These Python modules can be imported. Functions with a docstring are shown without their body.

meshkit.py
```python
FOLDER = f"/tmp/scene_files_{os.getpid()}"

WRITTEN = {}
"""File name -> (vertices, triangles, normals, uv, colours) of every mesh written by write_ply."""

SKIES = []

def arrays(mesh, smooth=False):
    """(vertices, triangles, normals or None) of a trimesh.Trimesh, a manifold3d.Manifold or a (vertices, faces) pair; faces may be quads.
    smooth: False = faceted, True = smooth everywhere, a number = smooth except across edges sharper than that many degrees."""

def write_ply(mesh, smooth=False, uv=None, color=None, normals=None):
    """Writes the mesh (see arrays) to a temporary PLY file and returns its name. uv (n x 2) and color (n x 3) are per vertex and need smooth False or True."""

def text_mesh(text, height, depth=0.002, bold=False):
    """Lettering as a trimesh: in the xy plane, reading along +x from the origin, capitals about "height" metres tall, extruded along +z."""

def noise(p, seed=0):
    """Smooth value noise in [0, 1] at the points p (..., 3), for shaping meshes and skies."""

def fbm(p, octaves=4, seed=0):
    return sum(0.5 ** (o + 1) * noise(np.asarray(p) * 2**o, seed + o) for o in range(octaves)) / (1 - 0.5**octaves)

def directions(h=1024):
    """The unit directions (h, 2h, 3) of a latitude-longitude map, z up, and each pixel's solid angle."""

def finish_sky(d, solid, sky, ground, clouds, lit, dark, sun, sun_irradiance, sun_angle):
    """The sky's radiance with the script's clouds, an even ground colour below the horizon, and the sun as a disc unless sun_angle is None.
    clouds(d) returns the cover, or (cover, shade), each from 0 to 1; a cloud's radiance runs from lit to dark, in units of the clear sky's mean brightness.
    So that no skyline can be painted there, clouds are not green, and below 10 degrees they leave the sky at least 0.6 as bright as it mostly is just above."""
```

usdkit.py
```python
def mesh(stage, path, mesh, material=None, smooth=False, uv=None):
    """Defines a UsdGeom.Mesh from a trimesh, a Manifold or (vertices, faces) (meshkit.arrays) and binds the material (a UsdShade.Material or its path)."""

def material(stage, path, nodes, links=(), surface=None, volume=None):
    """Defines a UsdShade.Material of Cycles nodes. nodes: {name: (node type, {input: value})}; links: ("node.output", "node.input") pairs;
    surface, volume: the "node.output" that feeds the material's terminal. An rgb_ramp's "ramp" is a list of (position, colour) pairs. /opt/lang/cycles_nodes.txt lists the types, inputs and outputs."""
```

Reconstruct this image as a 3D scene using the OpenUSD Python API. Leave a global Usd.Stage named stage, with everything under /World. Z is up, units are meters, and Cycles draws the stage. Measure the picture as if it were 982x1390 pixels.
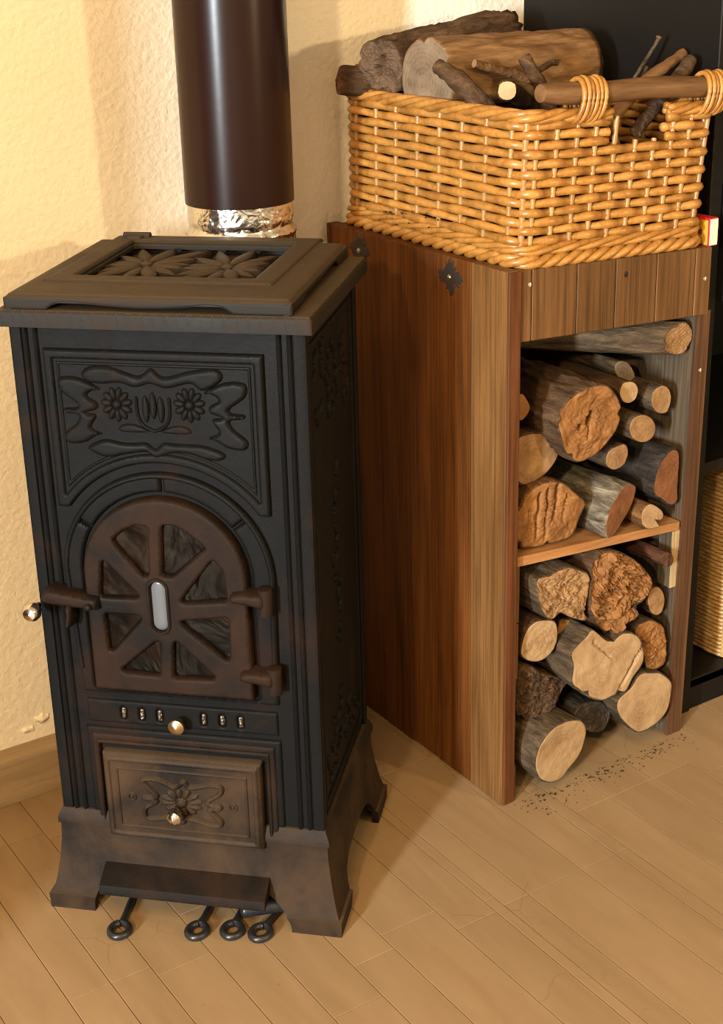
import math, random
import numpy as np
import trimesh
import manifold3d as m3
import shapely
from shapely.geometry import Polygon, Point, box as sbox, LineString
from shapely.ops import unary_union
from shapely import affinity
from scipy.spatial import Delaunay
from pxr import Usd, UsdGeom, UsdLux, Gf, Sdf
import usdkit
from meshkit import noise, fbm

stage = Usd.Stage.CreateInMemory()
UsdGeom.Xform.Define(stage, '/World')
UsdGeom.SetStageUpAxis(stage, 'Z')

# ------------------------------------------------------------------ camera
cam = UsdGeom.Camera.Define(stage, '/World/camera')
CR, CU, CF = np.array([.83411, -.55103, -.02473]), np.array([.21602, .28509, .93384]), np.array([.50752, .78427, -.35686])
CP = (-1.7876, -1.7555, 1.1336)
cam.AddTransformOp().Set(Gf.Matrix4d(*[*CR, 0.0], *[*CU, 0.0], *[*(-CF), 0.0], *CP, 1.0))
cam.CreateHorizontalApertureAttr(36.0)
cam.CreateFocalLengthAttr(36.0 * 1969.3 / 982.0)
cam.CreateVerticalApertureOffsetAttr(-45.0 / 982.0 * 36.0)
cam.CreateExposureAttr(0.0)

# ------------------------------------------------------------------ lights
def sphere_light(name, loc, r, power, color):
    l = UsdLux.SphereLight.Define(stage, '/World/' + name)
    l.AddTranslateOp().Set(Gf.Vec3d(*loc))
    l.CreateRadiusAttr(r); l.CreateIntensityAttr(power); l.CreateColorAttr(Gf.Vec3f(*color)); l.CreateNormalizeAttr(True)
def rect_light(name, loc, rot, w, h, power, color):
    l = UsdLux.RectLight.Define(stage, '/World/' + name)
    l.AddTranslateOp().Set(Gf.Vec3d(*loc)); l.AddRotateXYZOp().Set(Gf.Vec3f(*rot))
    l.CreateWidthAttr(w); l.CreateHeightAttr(h); l.CreateIntensityAttr(power); l.CreateColorAttr(Gf.Vec3f(*color)); l.CreateNormalizeAttr(True)
sphere_light('lamp_floor_standing', (.16, -2.74, 1.32), .06, 40, (1, .78, .42))
sphere_light('lamp_reading', (-2.95, -2.14, 1.70), .055, 60, (1, .78, .43))
rect_light('lamp_ceiling', (-2.3, -1.9, 2.48), (0, 0, 0), 1.0, 1.0, 14, (1, .55, .20))
rect_light('window_daylight', (-4.85, -2.52, 1.25), (0, -90, 0), .9, .22, 150, (.86, .95, 1.0))

# ------------------------------------------------------------------ helpers
used = {}
def numbered(parent, name):
    k = (parent, name); n = used.get(k, 0); used[k] = n + 1
    return f'{parent}/{name}' if n == 0 else f'{parent}/{name}_{n:03d}'
def meta(prim, label=None, cat=None, group=None, kind=None):
    for k, v in (('label', label), ('category', cat), ('group', group), ('kind', kind)):
        if v: prim.SetCustomDataByKey(k, v)
    return prim
def mat4(loc=(0, 0, 0), R=None):
    m = np.eye(4)
    if R is not None: m[:3, :3] = np.asarray(R)
    m[:3, 3] = loc
    return m
def rotz(a): c, s = math.cos(a), math.sin(a); return np.array([[c, -s, 0], [s, c, 0], [0, 0, 1.]])
def roty(a): c, s = math.cos(a), math.sin(a); return np.array([[c, 0, s], [0, 1, 0], [-s, 0, c]])
def rotx(a): c, s = math.cos(a), math.sin(a); return np.array([[1, 0, 0], [0, c, -s], [0, s, c]])
def thing(name, label, cat, loc=(0, 0, 0), R=None, group=None, kind=None):
    p = numbered('/World', name)
    x = UsdGeom.Xform.Define(stage, p)
    m = mat4(loc, R)
    x.AddTransformOp().Set(Gf.Matrix4d(*m.T.ravel().tolist()))
    return meta(x.GetPrim(), label, cat, group, kind)
def part(name, mesh, mat, parent=None, smooth=35, label=None, kind=None, cat=None, group=None):
    pp = '/World' if parent is None else str(parent.GetPath())
    g = usdkit.mesh(stage, numbered(pp, name), mesh, mat, smooth=smooth)
    return meta(g.GetPrim(), label, cat, group, kind)
def TM(v, f): return trimesh.Trimesh(np.asarray(v, float), np.asarray(f, int), process=False)
def cat(*ms):
    ms = [m for m in (ms[0] if len(ms) == 1 and isinstance(ms[0], (list, tuple)) else ms)]
    return trimesh.util.concatenate(ms)
def to_tm(man):
    m = man.to_mesh(); return TM(m.vert_properties[:, :3], m.tri_verts)
def cham_box(x0, x1, y0, y1, z0, z1, c=.0015, M=None):
    """A box with chamfered edges (hull of 24 points)."""
    lo, hi = np.array([x0, y0, z0], float), np.array([x1, y1, z1], float)
    c = min(c, (hi - lo).min() * .45); P = []
    for sx in (0, 1):
        for sy in (0, 1):
            for sz in (0, 1):
                b = np.where([sx, sy, sz], hi, lo); d = np.where([sx, sy, sz], -c, c)
                for k in range(3):
                    q = b + d; q[k] = b[k]; P.append(q)
    m = trimesh.convex.convex_hull(np.array(P))
    return m
def xf(m, M):
    m = m.copy(); m.apply_transform(M); return m
def frames(p):
    p = np.asarray(p, float); t = np.gradient(p, axis=0); t /= np.linalg.norm(t, axis=1, keepdims=True) + 1e-12
    a = np.zeros_like(p); u = np.array([0, 0, 1.]) if abs(t[0, 2]) < .9 else np.array([1., 0, 0])
    for i in range(len(p)):
        u = u - t[i] * (u @ t[i]); u /= np.linalg.norm(u) + 1e-12; a[i] = u
    return t, a, np.cross(t, a)
def tube(p, r, sides=8, closed=False, caps=True, ell=None):
    p = np.asarray(p, float); n = len(p)
    r = np.broadcast_to(np.asarray(r, float), (n,))
    if closed:
        t = np.roll(p, -1, 0) - np.roll(p, 1, 0); t /= np.linalg.norm(t, axis=1, keepdims=True)
        a = np.cross(t, [0, 0, 1.]); l = np.linalg.norm(a, axis=1, keepdims=True); a = np.where(l > .05, a / np.maximum(l, 1e-9), [1., 0, 0]); b = np.cross(t, a)
    else: t, a, b = frames(p)
    ang = np.arange(sides) * 2 * np.pi / sides
    v = p[:, None] + r[:, None, None] * (np.cos(ang)[None, :, None] * a[:, None] + np.sin(ang)[None, :, None] * b[:, None])
    v = v.reshape(-1, 3); f = []
    m = n if closed else n - 1
    i, j = np.meshgrid(np.arange(m), np.arange(sides), indexing='ij')
    i2, j2 = (i + 1) % n, (j + 1) % sides
    q = np.stack([i * sides + j, i * sides + j2, i2 * sides + j2, i2 * sides + j], -1).reshape(-1, 4)
    f = [q[:, [0, 1, 2]], q[:, [0, 2, 3]]]
    if caps and not closed:
        v = np.vstack([v, p[0] - t[0] * r[0] * .25, p[-1] + t[-1] * r[-1] * .25]); k = np.arange(sides); k2 = (k + 1) % sides
        f += [np.stack([k2, k, np.full(sides, len(v) - 2)], 1), np.stack([(n - 1) * sides + k, (n - 1) * sides + k2, np.full(sides, len(v) - 1)], 1)]
    return TM(v, np.vstack(f))
def lathe(prof, n=48, cap=False):
    """prof: (radius, z) from bottom to top."""
    prof = np.asarray(prof, float); ang = np.arange(n) * 2 * np.pi / n
    v = np.stack([prof[:, None, 0] * np.cos(ang), prof[:, None, 0] * np.sin(ang), np.repeat(prof[:, 1:2], n, 1)], -1).reshape(-1, 3)
    i, j = np.meshgrid(np.arange(len(prof) - 1), np.arange(n), indexing='ij'); j2 = (j + 1) % n
    q = np.stack([i * n + j, i * n + j2, (i + 1) * n + j2, (i + 1) * n + j], -1).reshape(-1, 4)
    return TM(v, np.vstack([q[:, [0, 1, 2]], q[:, [0, 2, 3]]]))
def ball(c, r, sub=2): m = trimesh.creation.icosphere(sub, r); m.apply_translation(c); return m
def spline(pts, n=6, closed=True):
    """Catmull-Rom through the points."""
    P = np.asarray(pts, float); out = []
    N = len(P)
    for i in range(N if closed else N - 1):
        p0, p1, p2, p3 = (P[(i + k) % N] if closed else P[min(max(i + k, 0), N - 1)] for k in (-1, 0, 1, 2))
        for t in np.arange(n) / n:
            out.append(.5 * (2 * p1 + (p2 - p0) * t + (2 * p0 - 5 * p1 + 4 * p2 - p3) * t * t + (3 * p1 - p0 - 3 * p2 + p3) * t ** 3))
    if not closed: out.append(P[-1])
    return np.array(out)
def puff(poly, h, r, step=.004, base=0., wall=.003, fn=None):
    """A casting over a flat outline: (a, b, height) with rounded edges of width r, sides going down by wall."""
    if poly.geom_type != 'Polygon': return cat([puff(g, h, r, step, base, wall, fn) for g in poly.geoms if g.area > 1e-7])
    def samp(ring, st):
        L = ring.length; n = max(8, int(math.ceil(L / st)))
        return shapely.get_coordinates(shapely.line_interpolate_point(LineString(ring.coords), np.arange(n) * L / n))
    poly = poly.buffer(0)
    if poly.geom_type != 'Polygon': return puff(poly, h, r, step, base, wall, fn)
    st = min(step, max(.0014, r * .6))
    rings = [samp(poly.exterior, st)] + [samp(q, st) for q in poly.interiors]
    pts = [np.vstack(rings)]
    for k in (.3, .65, 1.0):
        g = poly.buffer(-r * k)
        for q in getattr(g, 'geoms', [g]):
            if q.is_empty or q.area < 1e-8: continue
            for ring in [q.exterior, *q.interiors]: pts.append(samp(ring, st * 1.3))
    x0, y0, x1, y1 = poly.bounds
    gx, gy = np.meshgrid(np.arange(x0, x1, step * 1.5), np.arange(y0, y1, step * 1.5)); g = np.stack([gx.ravel(), gy.ravel()], 1)
    if len(g):
        inside = shapely.contains_xy(poly.buffer(-r * 1.15), g[:, 0], g[:, 1]); pts.append(g[inside])
    P = np.vstack(pts)
    tri = Delaunay(P).simplices; c = P[tri].mean(1)
    tri = tri[shapely.contains_xy(poly, c[:, 0], c[:, 1])]
    e1, e2 = P[tri[:, 1]] - P[tri[:, 0]], P[tri[:, 2]] - P[tri[:, 0]]
    cr = e1[:, 0] * e2[:, 1] - e1[:, 1] * e2[:, 0]
    tri = np.where((cr < 0)[:, None], tri[:, [0, 2, 1]], tri)[np.abs(cr) > 1e-12]
    d = shapely.distance(poly.boundary, shapely.points(P)); nb = sum(len(q) for q in rings); d[:nb] = 0
    z = base + h * np.sqrt(np.clip(1 - (1 - np.minimum(d / r, 1)) ** 2, 0, 1))
    if fn is not None: z = z + fn(P, d)
    V = [np.column_stack([P, z])]; F = [tri]; n = len(P); o = 0
    for k, ring in enumerate(rings):
        m = len(ring); lo = np.column_stack([ring, np.full(m, base - wall)]); V.append(lo)
        a = o + np.arange(m); b = o + (np.arange(m) + 1) % m; la, lb = n + np.arange(m), n + (np.arange(m) + 1) % m
        area = .5 * np.sum(ring[:, 0] * np.roll(ring[:, 1], -1) - ring[:, 1] * np.roll(ring[:, 0], -1))
        flip = (area < 0) if k == 0 else (area > 0)
        q = np.stack([a, la, lb, b], 1)
        if flip: q = q[:, ::-1]
        F += [q[:, [0, 1, 2]], q[:, [0, 2, 3]]]; n += m; o += m
    return TM(np.vstack(V), np.vstack(F))
def on_front(m, v0): V = np.array(m.vertices); return TM(np.column_stack([V[:, 0], v0 - V[:, 2], V[:, 1]]), m.faces)
def on_side(m, u0): V = np.array(m.vertices); return TM(np.column_stack([u0 + V[:, 2], V[:, 0], V[:, 1]]), m.faces)
def on_top(m, z0): V = np.array(m.vertices); return TM(np.column_stack([V[:, 0], V[:, 1], z0 + V[:, 2]]), m.faces)
def pol(mm): return Polygon(spline(np.array(mm, float) / 1e4, 5)).buffer(0)
def mirror(poly, u0): return affinity.scale(poly, -1, 1, origin=(u0, 0))
def prism(poly, h0, h1, to):
    """Straight extrusion of an outline between two heights."""
    ms = [trimesh.creation.extrude_polygon(g, h1 - h0, engine='earcut') for g in getattr(poly, 'geoms', [poly])]
    m = cat(ms); m.apply_translation([0, 0, h0]); return to(m)

# ------------------------------------------------------------------ materials
def M(name, nodes, links, surface='p.BSDF'): return usdkit.material(stage, '/World/Looks/' + name, nodes, links, surface)
def grained(name, stops, scale=(1, 1, 1), nscale=8., detail=6., rough=.55, rr=.12, bump=.3, bdist=.002, distort=.6, vary=.25, stops2=None, fine=(60, 60, 4), finemix=.35, spec=.4, hue=.0):
    """Streaky or blotchy natural stuff in object space, different on each object."""
    n = {'tc': ('texture_coordinate', {}), 'oi': ('object_info', {}), 'cx': ('combine_xyz', {}), 'k1': ('math', {'math_type': 'multiply', 'value2': 17.3}), 'k2': ('math', {'math_type': 'multiply', 'value2': 7.9}),
         'va': ('vector_math', {'math_type': 'add'}), 'mp': ('mapping', {'scale': scale}), 'no': ('noise_texture', {'scale': nscale, 'detail': detail, 'roughness': .6, 'distortion': distort}),
         'ra': ('rgb_ramp', {'ramp': stops}), 'mf': ('mapping', {'scale': fine}), 'nf': ('noise_texture', {'scale': 1.0, 'detail': 5., 'roughness': .65}),
         'rf': ('rgb_ramp', {'ramp': [(.35, (.38, .38, .38)), (.58, (1.15, 1.15, 1.15))]}), 'mx': ('mix', {'mix_type': 'multiply', 'fac': finemix}),
         'vv': ('map_range', {'from_min': 0., 'from_max': 1., 'to_min': 1 - vary, 'to_max': 1 + vary}), 'hs': ('hsv', {'hue': .5, 'saturation': 1.0}),
         'rg': ('map_range', {'from_min': .2, 'from_max': .8, 'to_min': rough - rr, 'to_max': rough + rr}),
         'ad': ('math', {'math_type': 'add'}), 'bu': ('bump', {'strength': bump, 'distance': bdist}), 'p': ('principled_bsdf', {'specular_ior_level': spec})}
    l = [('oi.random', 'k1.value1'), ('oi.random', 'k2.value1'), ('k1.value', 'cx.x'), ('k2.value', 'cx.y'), ('k1.value', 'cx.z'), ('tc.object', 'va.vector1'), ('cx.vector', 'va.vector2'),
         ('va.vector', 'mp.vector'), ('mp.vector', 'no.vector'), ('no.fac', 'ra.fac'), ('va.vector', 'mf.vector'), ('mf.vector', 'nf.vector'), ('nf.fac', 'rf.fac'), ('ra.color', 'mx.color1'), ('rf.color', 'mx.color2'),
         ('oi.random', 'vv.value'), ('vv.result', 'hs.value'), ('mx.color', 'hs.color'), ('hs.color', 'p.base_color'), ('no.fac', 'rg.value'), ('rg.result', 'p.roughness'), ('no.fac', 'ad.value1'), ('nf.fac', 'ad.value2'),
         ('ad.value', 'bu.height'), ('bu.normal', 'p.normal')]
    return M(name, n, l)
def plank_mat(name, dark, mid, light, **kw):
    return grained(name, [(.25, dark), (.5, mid), (.75, light)], scale=(9, 9, .9), nscale=3., detail=7., fine=(210, 210, 4), finemix=.65, spec=.15, **kw)
def cutface(name, light, mid, dark, rings=55., bump=.25, rough=.7):
    """Sawn end of a log: growth rings about the local y axis, blotches and saw marks."""
    n = {'tc': ('texture_coordinate', {}), 'oi': ('object_info', {}), 'k1': ('math', {'math_type': 'multiply', 'value2': 13.1}), 'cx': ('combine_xyz', {}), 'va': ('vector_math', {'math_type': 'add'}),
         'n0': ('noise_texture', {'scale': 22., 'detail': 4., 'roughness': .6}), 'sb': ('vector_math', {'math_type': 'scale', 'scale': .012}), 'v2': ('vector_math', {'math_type': 'add'}),
         'w': ('wave_texture', {'wave_type': 'rings', 'rings_direction': 'y', 'scale': rings, 'distortion': 1.2, 'detail': 2., 'detail_scale': 3.}),
         'n1': ('noise_texture', {'scale': 26., 'detail': 6., 'roughness': .62}), 'mp': ('mapping', {'scale': (500, 60, 60), 'rotation': (0, .5, 0)}), 'n2': ('noise_texture', {'scale': 1., 'detail': 3.}),
         'm1': ('math', {'math_type': 'multiply', 'value2': .05}), 'm2': ('math', {'math_type': 'multiply_add', 'value2': .85}), 'm3': ('math', {'math_type': 'multiply_add', 'value2': .15}),
         'ra': ('rgb_ramp', {'ramp': [(.3, dark), (.52, mid), (.75, light)]}), 'bu': ('bump', {'strength': bump, 'distance': .0015}), 'p': ('principled_bsdf', {'roughness': rough, 'specular_ior_level': .25})}
    l = [('oi.random', 'k1.value1'), ('k1.value', 'cx.x'), ('k1.value', 'cx.z'), ('tc.object', 'va.vector1'), ('cx.vector', 'va.vector2'), ('va.vector', 'n0.vector'), ('n0.color', 'sb.vector1'), ('tc.object', 'v2.vector1'), ('sb.vector', 'v2.vector2'),
         ('v2.vector', 'w.vector'), ('va.vector', 'n1.vector'), ('tc.object', 'mp.vector'), ('mp.vector', 'n2.vector'), ('w.fac', 'm1.value1'), ('n1.fac', 'm2.value1'), ('m1.value', 'm2.value3'), ('n2.fac', 'm3.value1'), ('m2.value', 'm3.value3'),
         ('m3.value', 'ra.fac'), ('ra.color', 'p.base_color'), ('m3.value', 'bu.height'), ('bu.normal', 'p.normal')]
    return M(name, n, l)
def iron(name, base, rust, lo=.45, hi=.7, rough=.5, edge=.6, spec=.5, bump=.25, dust=None):
    n = {'tc': ('texture_coordinate', {}), 'n1': ('noise_texture', {'scale': 7., 'detail': 6., 'roughness': .65, 'distortion': .4}), 'g': ('geometry', {}), 'pr': ('map_range', {'from_min': .503, 'from_max': .54, 'to_min': 0., 'to_max': edge, 'clamp': True}),
         'r1': ('map_range', {'from_min': lo, 'from_max': hi, 'to_min': 0., 'to_max': 1., 'clamp': True}), 'ad': ('math', {'math_type': 'add', 'use_clamp': True}), 'mx': ('mix', {'color1': base, 'color2': rust}),
         'n2': ('noise_texture', {'scale': 160., 'detail': 4., 'roughness': .6}), 'bu': ('bump', {'strength': bump, 'distance': .0012}), 'rr': ('map_range', {'from_min': .3, 'from_max': .7, 'to_min': rough - .1, 'to_max': rough + .15}),
         'p': ('principled_bsdf', {'specular_ior_level': spec})}
    l = [('tc.object', 'n1.vector'), ('tc.object', 'n2.vector'), ('n1.fac', 'r1.value'), ('g.pointiness', 'pr.value'), ('r1.result', 'ad.value1'), ('pr.result', 'ad.value2'), ('ad.value', 'mx.fac'), ('mx.color', 'p.base_color'),
         ('n2.fac', 'bu.height'), ('bu.normal', 'p.normal'), ('n1.fac', 'rr.value'), ('rr.result', 'p.roughness')]
    if dust:                                                            # settled dust on upward faces
        n.update({'sx': ('separate_xyz', {}), 'dz': ('map_range', {'from_min': .45, 'from_max': .95, 'to_min': 0., 'to_max': .85, 'clamp': True}), 'dm': ('mix', {'color2': dust})})
        l = [q for q in l if q != ('mx.color', 'p.base_color')] + [('g.true_normal', 'sx.vector'), ('sx.z', 'dz.value'), ('dz.result', 'dm.fac'), ('mx.color', 'dm.color1'), ('dm.color', 'p.base_color')]
    return M(name, n, l)
def plain(name, col, rough=.5, metal=0., spec=.5, coat=0., bump=0., bscale=200., vary=.0):
    n = {'p': ('principled_bsdf', {'base_color': col, 'roughness': rough, 'metallic': metal, 'specular_ior_level': spec, 'coat_weight': coat}), 'tc': ('texture_coordinate', {}), 'n': ('noise_texture', {'scale': bscale, 'detail': 3.}), 'b': ('bump', {'strength': bump, 'distance': .001})}
    return M(name, n, [('tc.object', 'n.vector'), ('n.fac', 'b.height'), ('b.normal', 'p.normal')] if bump else [])

IRON = iron('iron_black', (.0042, .0040, .0039), (.024, .0095, .0045), .53, .85, .55, .7, .09)
IRON_BROWN = iron('iron_dusty', (.0095, .0080, .0068), (.026, .014, .007), .45, .7, .6, .5, .15, dust=(.058, .038, .021))
IRON_RUST = iron('iron_rusty', (.0048, .0033, .0025), (.024, .0100, .0044), .42, .7, .6, .8, .12)
IRON_BASE = iron('iron_base', (.0075, .005, .0035), (.044, .024, .0115), .38, .64, .65, .6, .15, dust=(.055, .036, .022))
IRON_RAW = iron('iron_raw', (.012, .012, .013), (.03, .02, .015), .5, .8, .35, .2)
CHROME = plain('polished_steel', (.75, .70, .62), .14, 1.0)
BRASS = plain('dull_brass', (.55, .42, .24), .28, 1.0)
SCREW = plain('screw_zinc', (.75, .66, .5), .3, 1.0)
MICA = M('mica', {'tc': ('texture_coordinate', {}), 'n': ('noise_texture', {'scale': 14., 'detail': 3., 'distortion': 1.}), 'ra': ('rgb_ramp', {'ramp': [(.45, (.0022, .0018, .0015)), (.85, (.022, .009, .004))]}),
                  'b': ('bump', {'strength': .5, 'distance': .006}), 'p': ('principled_bsdf', {'roughness': .2, 'specular_ior_level': .12, 'specular_tint': (1., .8, .6)})},
         [('tc.object', 'n.vector'), ('n.fac', 'ra.fac'), ('ra.color', 'p.base_color'), ('n.fac', 'b.height'), ('b.normal', 'p.normal')])
MICA_PALE = plain('mica_pale', (.085, .09, .098), .3, 0., .3, .0)
SLOT = plain('slot_metal', (.16, .14, .12), .38, 1.0)
PIPE = plain('enamel_brown', (.0135, .0046, .0030), .26, 0., .20, .0, .05, 60.)
FOIL = M('foil', {'p': ('principled_bsdf', {'base_color': (.86, .85, .84), 'metallic': 1., 'roughness': .13}), 'tc': ('texture_coordinate', {}), 'n': ('noise_texture', {'scale': 70., 'detail': 5., 'distortion': 1.5}), 'b': ('bump', {'strength': .5, 'distance': .004})},
         [('tc.object', 'n.vector'), ('n.fac', 'b.height'), ('b.normal', 'p.normal')])
PLASTER = M('plaster', {'g': ('geometry', {}), 'n1': ('noise_texture', {'scale': 170., 'detail': 3., 'roughness': .5, 'distortion': .6}), 'n2': ('noise_texture', {'scale': 2.2, 'detail': 4.}), 'ra': ('rgb_ramp', {'ramp': [(.3, (.78, .69, .56)), (.7, (.83, .745, .62))]}),
                        'v': ('voronoi_texture', {'scale': 120., 'feature': 'smooth_f1'}), 'ad': ('math', {'math_type': 'add'}), 'b': ('bump', {'strength': .42, 'distance': .003}), 'p': ('principled_bsdf', {'roughness': .85, 'specular_ior_level': .2})},
            [('g.position', 'n1.vector'), ('g.position', 'n2.vector'), ('g.position', 'v.vector'), ('n2.fac', 'ra.fac'), ('ra.color', 'p.base_color'), ('n1.fac', 'ad.value1'), ('v.distance', 'ad.value2'), ('ad.value', 'b.height'), ('b.normal', 'p.normal')])
ROOM = plain('room_paint', (.34, .29, .22), .9)
FLOOR = M('floor_plank', {'g': ('geometry', {}), 'oi': ('object_info', {}), 'mp': ('mapping', {'scale': (30, 5, 5)}), 'n1': ('noise_texture', {'scale': 1., 'detail': 6., 'roughness': .6, 'distortion': .8}), 'ra': ('rgb_ramp', {'ramp': [(.3, (.220, .140, .072)), (.7, (.262, .174, .094))]}),
                          'n3': ('noise_texture', {'scale': 9., 'detail': 3., 'distortion': 1.}), 'sb': ('vector_math', {'math_type': 'scale', 'scale': .05}), 'va': ('vector_math', {'math_type': 'add'}), 'vo': ('voronoi_texture', {'feature': 'distance_to_edge', 'scale': 5.5}),
                          'cr': ('map_range', {'from_min': .0, 'from_max': .006, 'to_min': .45, 'to_max': 0., 'clamp': True}), 'n4': ('noise_texture', {'scale': 6., 'detail': 2.}), 'gate': ('map_range', {'from_min': .52, 'from_max': .6, 'to_min': 0., 'to_max': 1., 'clamp': True}), 'cm': ('math', {'math_type': 'multiply'}),
                          'mx': ('mix', {'color2': (.13, .07, .03)}), 'n5': ('noise_texture', {'scale': 38., 'detail': 5., 'roughness': .7}), 'so': ('map_range', {'from_min': .66, 'from_max': .74, 'to_min': 0., 'to_max': .55, 'clamp': True}), 'm2': ('mix', {'color2': (.10, .06, .035)}),
                          'vv': ('map_range', {'to_min': .95, 'to_max': 1.04}), 'hs': ('hsv', {}), 'b': ('bump', {'strength': .08, 'distance': .002}), 'p': ('principled_bsdf', {'roughness': .42, 'specular_ior_level': .25})},
          [('g.position', 'mp.vector'), ('mp.vector', 'n1.vector'), ('n1.fac', 'ra.fac'), ('g.position', 'n3.vector'), ('n3.color', 'sb.vector1'), ('g.position', 'va.vector1'), ('sb.vector', 'va.vector2'), ('va.vector', 'vo.vector'), ('vo.distance', 'cr.value'),
           ('g.position', 'n4.vector'), ('n4.fac', 'gate.value'), ('cr.result', 'cm.value1'), ('gate.result', 'cm.value2'), ('cm.value', 'mx.fac'), ('ra.color', 'mx.color1'), ('g.position', 'n5.vector'), ('n5.fac', 'so.value'), ('so.result', 'm2.fac'), ('mx.color', 'm2.color1'),
           ('oi.random', 'vv.value'), ('vv.result', 'hs.value'), ('m2.color', 'hs.color'), ('hs.color', 'p.base_color'), ('n1.fac', 'b.height'), ('b.normal', 'p.normal')])
JOINT = plain('floor_joint', (.16, .09, .04), .8)
BASEB = grained('skirting_board', [(.3, (.27, .18, .095)), (.7, (.34, .24, .14))], scale=(3, 12, 12), nscale=3., vary=.0, rough=.5, fine=(5, 90, 90), finemix=.3, bump=.1)
PINE_RED = plank_mat('pine_red', (0.0494, 0.0147, 0.0029), (0.0919, 0.0292, 0.0057), (0.1354, 0.0477, 0.0104), vary=.10, rough=.5)
PINE_TAN = plank_mat('pine_tan', (0.0966, 0.0410, 0.0112), (0.1426, 0.0640, 0.0185), (0.1886, 0.0902, 0.0290), vary=.06, rough=.6)
PINE_BROWN = plank_mat('pine_brown', (0.0671, 0.0304, 0.0098), (0.1075, 0.0496, 0.0168), (0.1505, 0.0736, 0.0266), vary=.12, rough=.6)
PINE_EDGE = plank_mat('pine_edge', (0.0585, 0.0187, 0.0056), (0.0900, 0.0306, 0.0096), (0.1260, 0.0467, 0.0160), vary=.08, rough=.6)
PINE_DARK = plank_mat('pine_dark', (0.0467, 0.0204, 0.0096), (0.0850, 0.0382, 0.0176), (0.1445, 0.0723, 0.0336), vary=.08, rough=.65)
PINE_GREY = plank_mat('pine_grey', (.050, .034, .021), (.076, .053, .033), (.105, .075, .047), vary=.06, rough=.75)
PINE_SHELF = grained('pine_shelf', [(.25, (0.1800, 0.0723, 0.0224)), (.5, (0.2790, 0.1275, 0.0440)), (.75, (0.3600, 0.1870, 0.0720))], scale=(1.2, 9, 9), nscale=3., fine=(8, 120, 120), finemix=.4, rough=.6)
PINE_PALE = plank_mat('pine_pale', (.30, .20, .09), (.42, .30, .15), (.5, .37, .2), vary=.05, rough=.7)
def bark(name, a, b, c, nscale=3., bump=.9, bdist=.006, **kw):
    return grained(name, [(.3, a), (.5, b), (.72, c)], scale=(22, 5, 22), nscale=nscale, detail=8., rough=.82, rr=.08, bump=bump, bdist=bdist, fine=(140, 45, 140), finemix=.55, spec=.2, vary=.15, **kw)
BARK_BROWN = bark('bark_brown', (0.0252, 0.0122, 0.0058), (0.0648, 0.0331, 0.0151), (0.1224, 0.0684, 0.0346))
BARK_GREY = bark('bark_grey', (.026, .0155, .0085), (.072, .046, .026), (.130, .088, .052))
BARK_DARK = bark('bark_dark', (0.0108, 0.0078, 0.0060), (0.0270, 0.0192, 0.0150), (0.0600, 0.0450, 0.0330))
BARK_RED = bark('bark_red', (0.0350, 0.0126, 0.0070), (0.0770, 0.0294, 0.0154), (0.1330, 0.0560, 0.0315))
BARK_PALE = bark('bark_pale', (0.0312, 0.0218, 0.0156), (0.1404, 0.1092, 0.0741), (0.3588, 0.3042, 0.2262), nscale=4.)
BARK_ORANGE = bark('bark_orange', (0.0560, 0.0208, 0.0064), (0.1360, 0.0600, 0.0192), (0.2240, 0.1200, 0.0440))
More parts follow.
